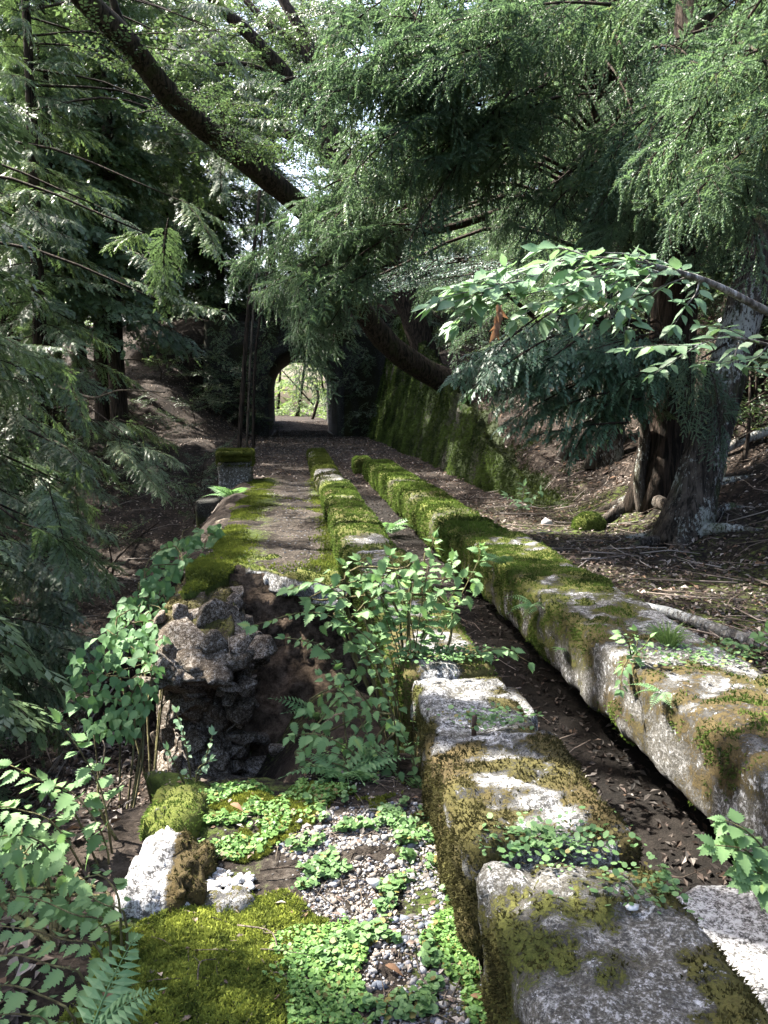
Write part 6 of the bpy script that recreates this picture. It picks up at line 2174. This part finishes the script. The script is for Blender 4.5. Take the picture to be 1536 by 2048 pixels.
branch_thing('fallen_branch', 'smooth pale grey fallen branch lying along the right beam', [gpt(1285, 1222, 0.03), gpt(1340, 1240, 0.045), gpt(1400, 1262, 0.045), gpt(1480, 1288, 0.03), gpt(1540, 1300, 0.02)], 0.028, 0.042, 'bark_grey')
branch_thing('fallen_log', 'straight pale log leaning on the slope behind the lichen flecked cedar', [gpt(1440, 918, 0.08), gpt(1490, 898, 0.12), gpt(1560, 872, 0.10), gpt(1640, 850, 0.1)], 0.05, 0.07, 'bark_grey', 'log')
branch_thing('fallen_log', 'dark log lying across the upper hillside', [at(1120, 218, 15), at(1200, 214, 15.2), at(1290, 208, 15.4)], 0.07, 0.06, 'bark_dark', 'log')
branch_thing('fallen_log', 'broken log above the dark one on the upper hillside', [at(1165, 153, 16), at(1230, 160, 16), at(1275, 168, 16)], 0.06, 0.04, 'bark_dark', 'log')
branch_thing('fallen_branch', 'bare curved branch hanging out over the ravine side', [at(110, 770, 14), at(180, 795, 13.6), at(215, 788, 13.4), at(245, 780, 13.2), at(330, 785, 12.8)], 0.022, 0.01, 'twig', extra=[PL((200, 793, 13.5), (212, 782, 13.5), (222, 770, 13.5))])
branch_thing('fallen_branch', 'dark branch lying down the ravine side behind the vine', [gpt(215, 1145, 0.1), gpt(270, 1090, 0.12), gpt(320, 1050, 0.1)], 0.03, 0.02, 'bark_dark')
branch_thing('twig', 'forked dead twig on the olive moss', [onz(395, 1970, -0.27), onz(400, 1925, -0.262), onz(432, 1918, -0.268)], 0.0022, 0.0012, 'twig', 'twig', 8, 4, 0, [[onz(400, 1925, -0.262), onz(385, 1910, -0.262)]])
branch_thing('twig', 'bent grey twig at the border of moss and bright leaves', [onz(475, 1850, -0.27), onz(540, 1862, -0.262), onz(556, 1900, -0.265)], 0.003, 0.0018, 'twig', 'twig', 8, 4, 0, [[onz(520, 1898, -0.27), onz(556, 1900, -0.262), onz(620, 1910, -0.27)]])
branch_thing('twig', 'dark forked twig lying across the gravel', [onz(520, 1740, -0.28), onz(570, 1735, -0.272), onz(612, 1738, -0.275)], 0.0035, 0.002, 'bark_dark', 'twig', 8, 4, 0, [[onz(570, 1735, -0.272), onz(605, 1722, -0.272)]])
branch_thing('twig', 'pale curled root on the gravel near the path end', [onz(715, 1655, -0.28), onz(728, 1630, -0.268), onz(745, 1618, -0.27), onz(800, 1635, -0.275)], 0.006, 0.003, 'bark_grey', 'twig', 8, 6, 0)

# mossy rock and small plants right of the beams
rk = hit(1178, 1058)
beam('rounded moss covered rock on the ground below the lichen flecked cedar', rk[0] - 0.16, rk[0] + 0.16, rk[1] - 0.12, rk[1] + 0.16, rk[2] - 0.15, rk[2] + 0.16, 0.9, 0.9, 0.2, 991, 0.03, 0.03, 0.03, 2500, 0.018, *MOSS_G, rnd=0.14, name='mossy_rock', cat='rock', group=None)
pr_ = hit(1045, 1030)
plant('broadleaf_seedling', 'small glossy leaved plant at the end of the mossy wall', [[pr_, pr_ + np.array([-0.05, 0, 0.15]), pr_ + np.array([-0.2, -0.05, 0.25])], [pr_, pr_ + np.array([0.08, 0, 0.18]), pr_ + np.array([0.2, -0.05, 0.3])], [pr_, pr_ + np.array([0.0, 0, 0.18]), pr_ + np.array([0.0, -0.05, 0.36])]], BEECH, 0.14, 0.08, 992, start=0.3, opposite=True)
pr_ = hit(1500, 1320)
plant('broadleaf_seedling', 'low dark green plant beside the right beam near the pale branch', [[pr_, pr_ + np.array([-0.05, 0, 0.08]), pr_ + np.array([-0.14, -0.05, 0.12])], [pr_, pr_ + np.array([0.08, 0, 0.1]), pr_ + np.array([0.15, -0.05, 0.14])], [pr_, pr_ + np.array([0.02, 0, 0.1]), pr_ + np.array([0.04, -0.05, 0.18])]], NETTLE, 0.06, 0.03, 993, start=0.2)

# bigger loose stones on the path
for k, (px, py, s, col_, lab) in enumerate(((748, 1765, 0.022, (0.50, 0.49, 0.50), 'largest pale stone in the gravel'), (665, 1722, 0.017, (0.5, 0.5, 0.5), 'white stone left of the largest pale stone'), (600, 1642, 0.010, (0.4, 0.4, 0.4), 'small grey stone near the yellow moss'), (1262, 1815, 0.017, (0.55, 0.55, 0.54), 'loose white chip on the front beam block'), (960, 1850, 0.016, (0.3, 0.3, 0.32), 'grey stone in the bright leaves by the front block'), (815, 1985, 0.016, (0.12, 0.12, 0.14), 'dark stone in the lower gravel'), (790, 1840, 0.015, (0.2, 0.21, 0.25), 'blue grey pebble in the gravel'), (640, 1655, 0.011, (0.45, 0.44, 0.43), 'pale pebble by the scattered seedlings'))):
    v, f = stone_mesh(970 + k, s, 0.65)
    zt = -0.285 if k != 3 else 0.012
    cc = np.tile(np.array(col_), (12, 1))
    tag(link('stone', mesh_np('stone', v, f, M['gravel'], cc), None, onz(px, py, zt)), lab, 'stone')
# white stone at the foot of the mossy wall
v, f = stone_mesh(985, 0.10, 0.7)
tag(link('stone', mesh_np('stone', v, f, M['gravel'], np.tile(np.array([0.5, 0.48, 0.46]), (12, 1))), None, hit(1093, 1052) + np.array([0, 0, 0.04])), 'pale rock on the ground at the end of the mossy wall', 'stone')
# dead leaves lying singly
for k, (px, py, z, s, lab) in enumerate(((460, 1608, -0.27, 0.04, 'pale brown fallen leaf on the yellow green moss'), (940, 1990, -0.28, 0.035, 'reddish fallen leaf beside the front beam block'), (205, 1985, -0.25, 0.05, 'grey brown fallen leaf on the olive moss edge'), (770, 1930, -0.285, 0.035, 'dull green grey fallen leaf on the gravel'))):
    root = empty('fallen_leaf', onz(px, py, z), lab, 'leaf')
    put_leaf(root, DEADL, onz(px, py, z), np.array([0.8, -0.5, 0.05]), np.array([0.1, -0.2, 1]), s * 1.4, rgd, 'blade')
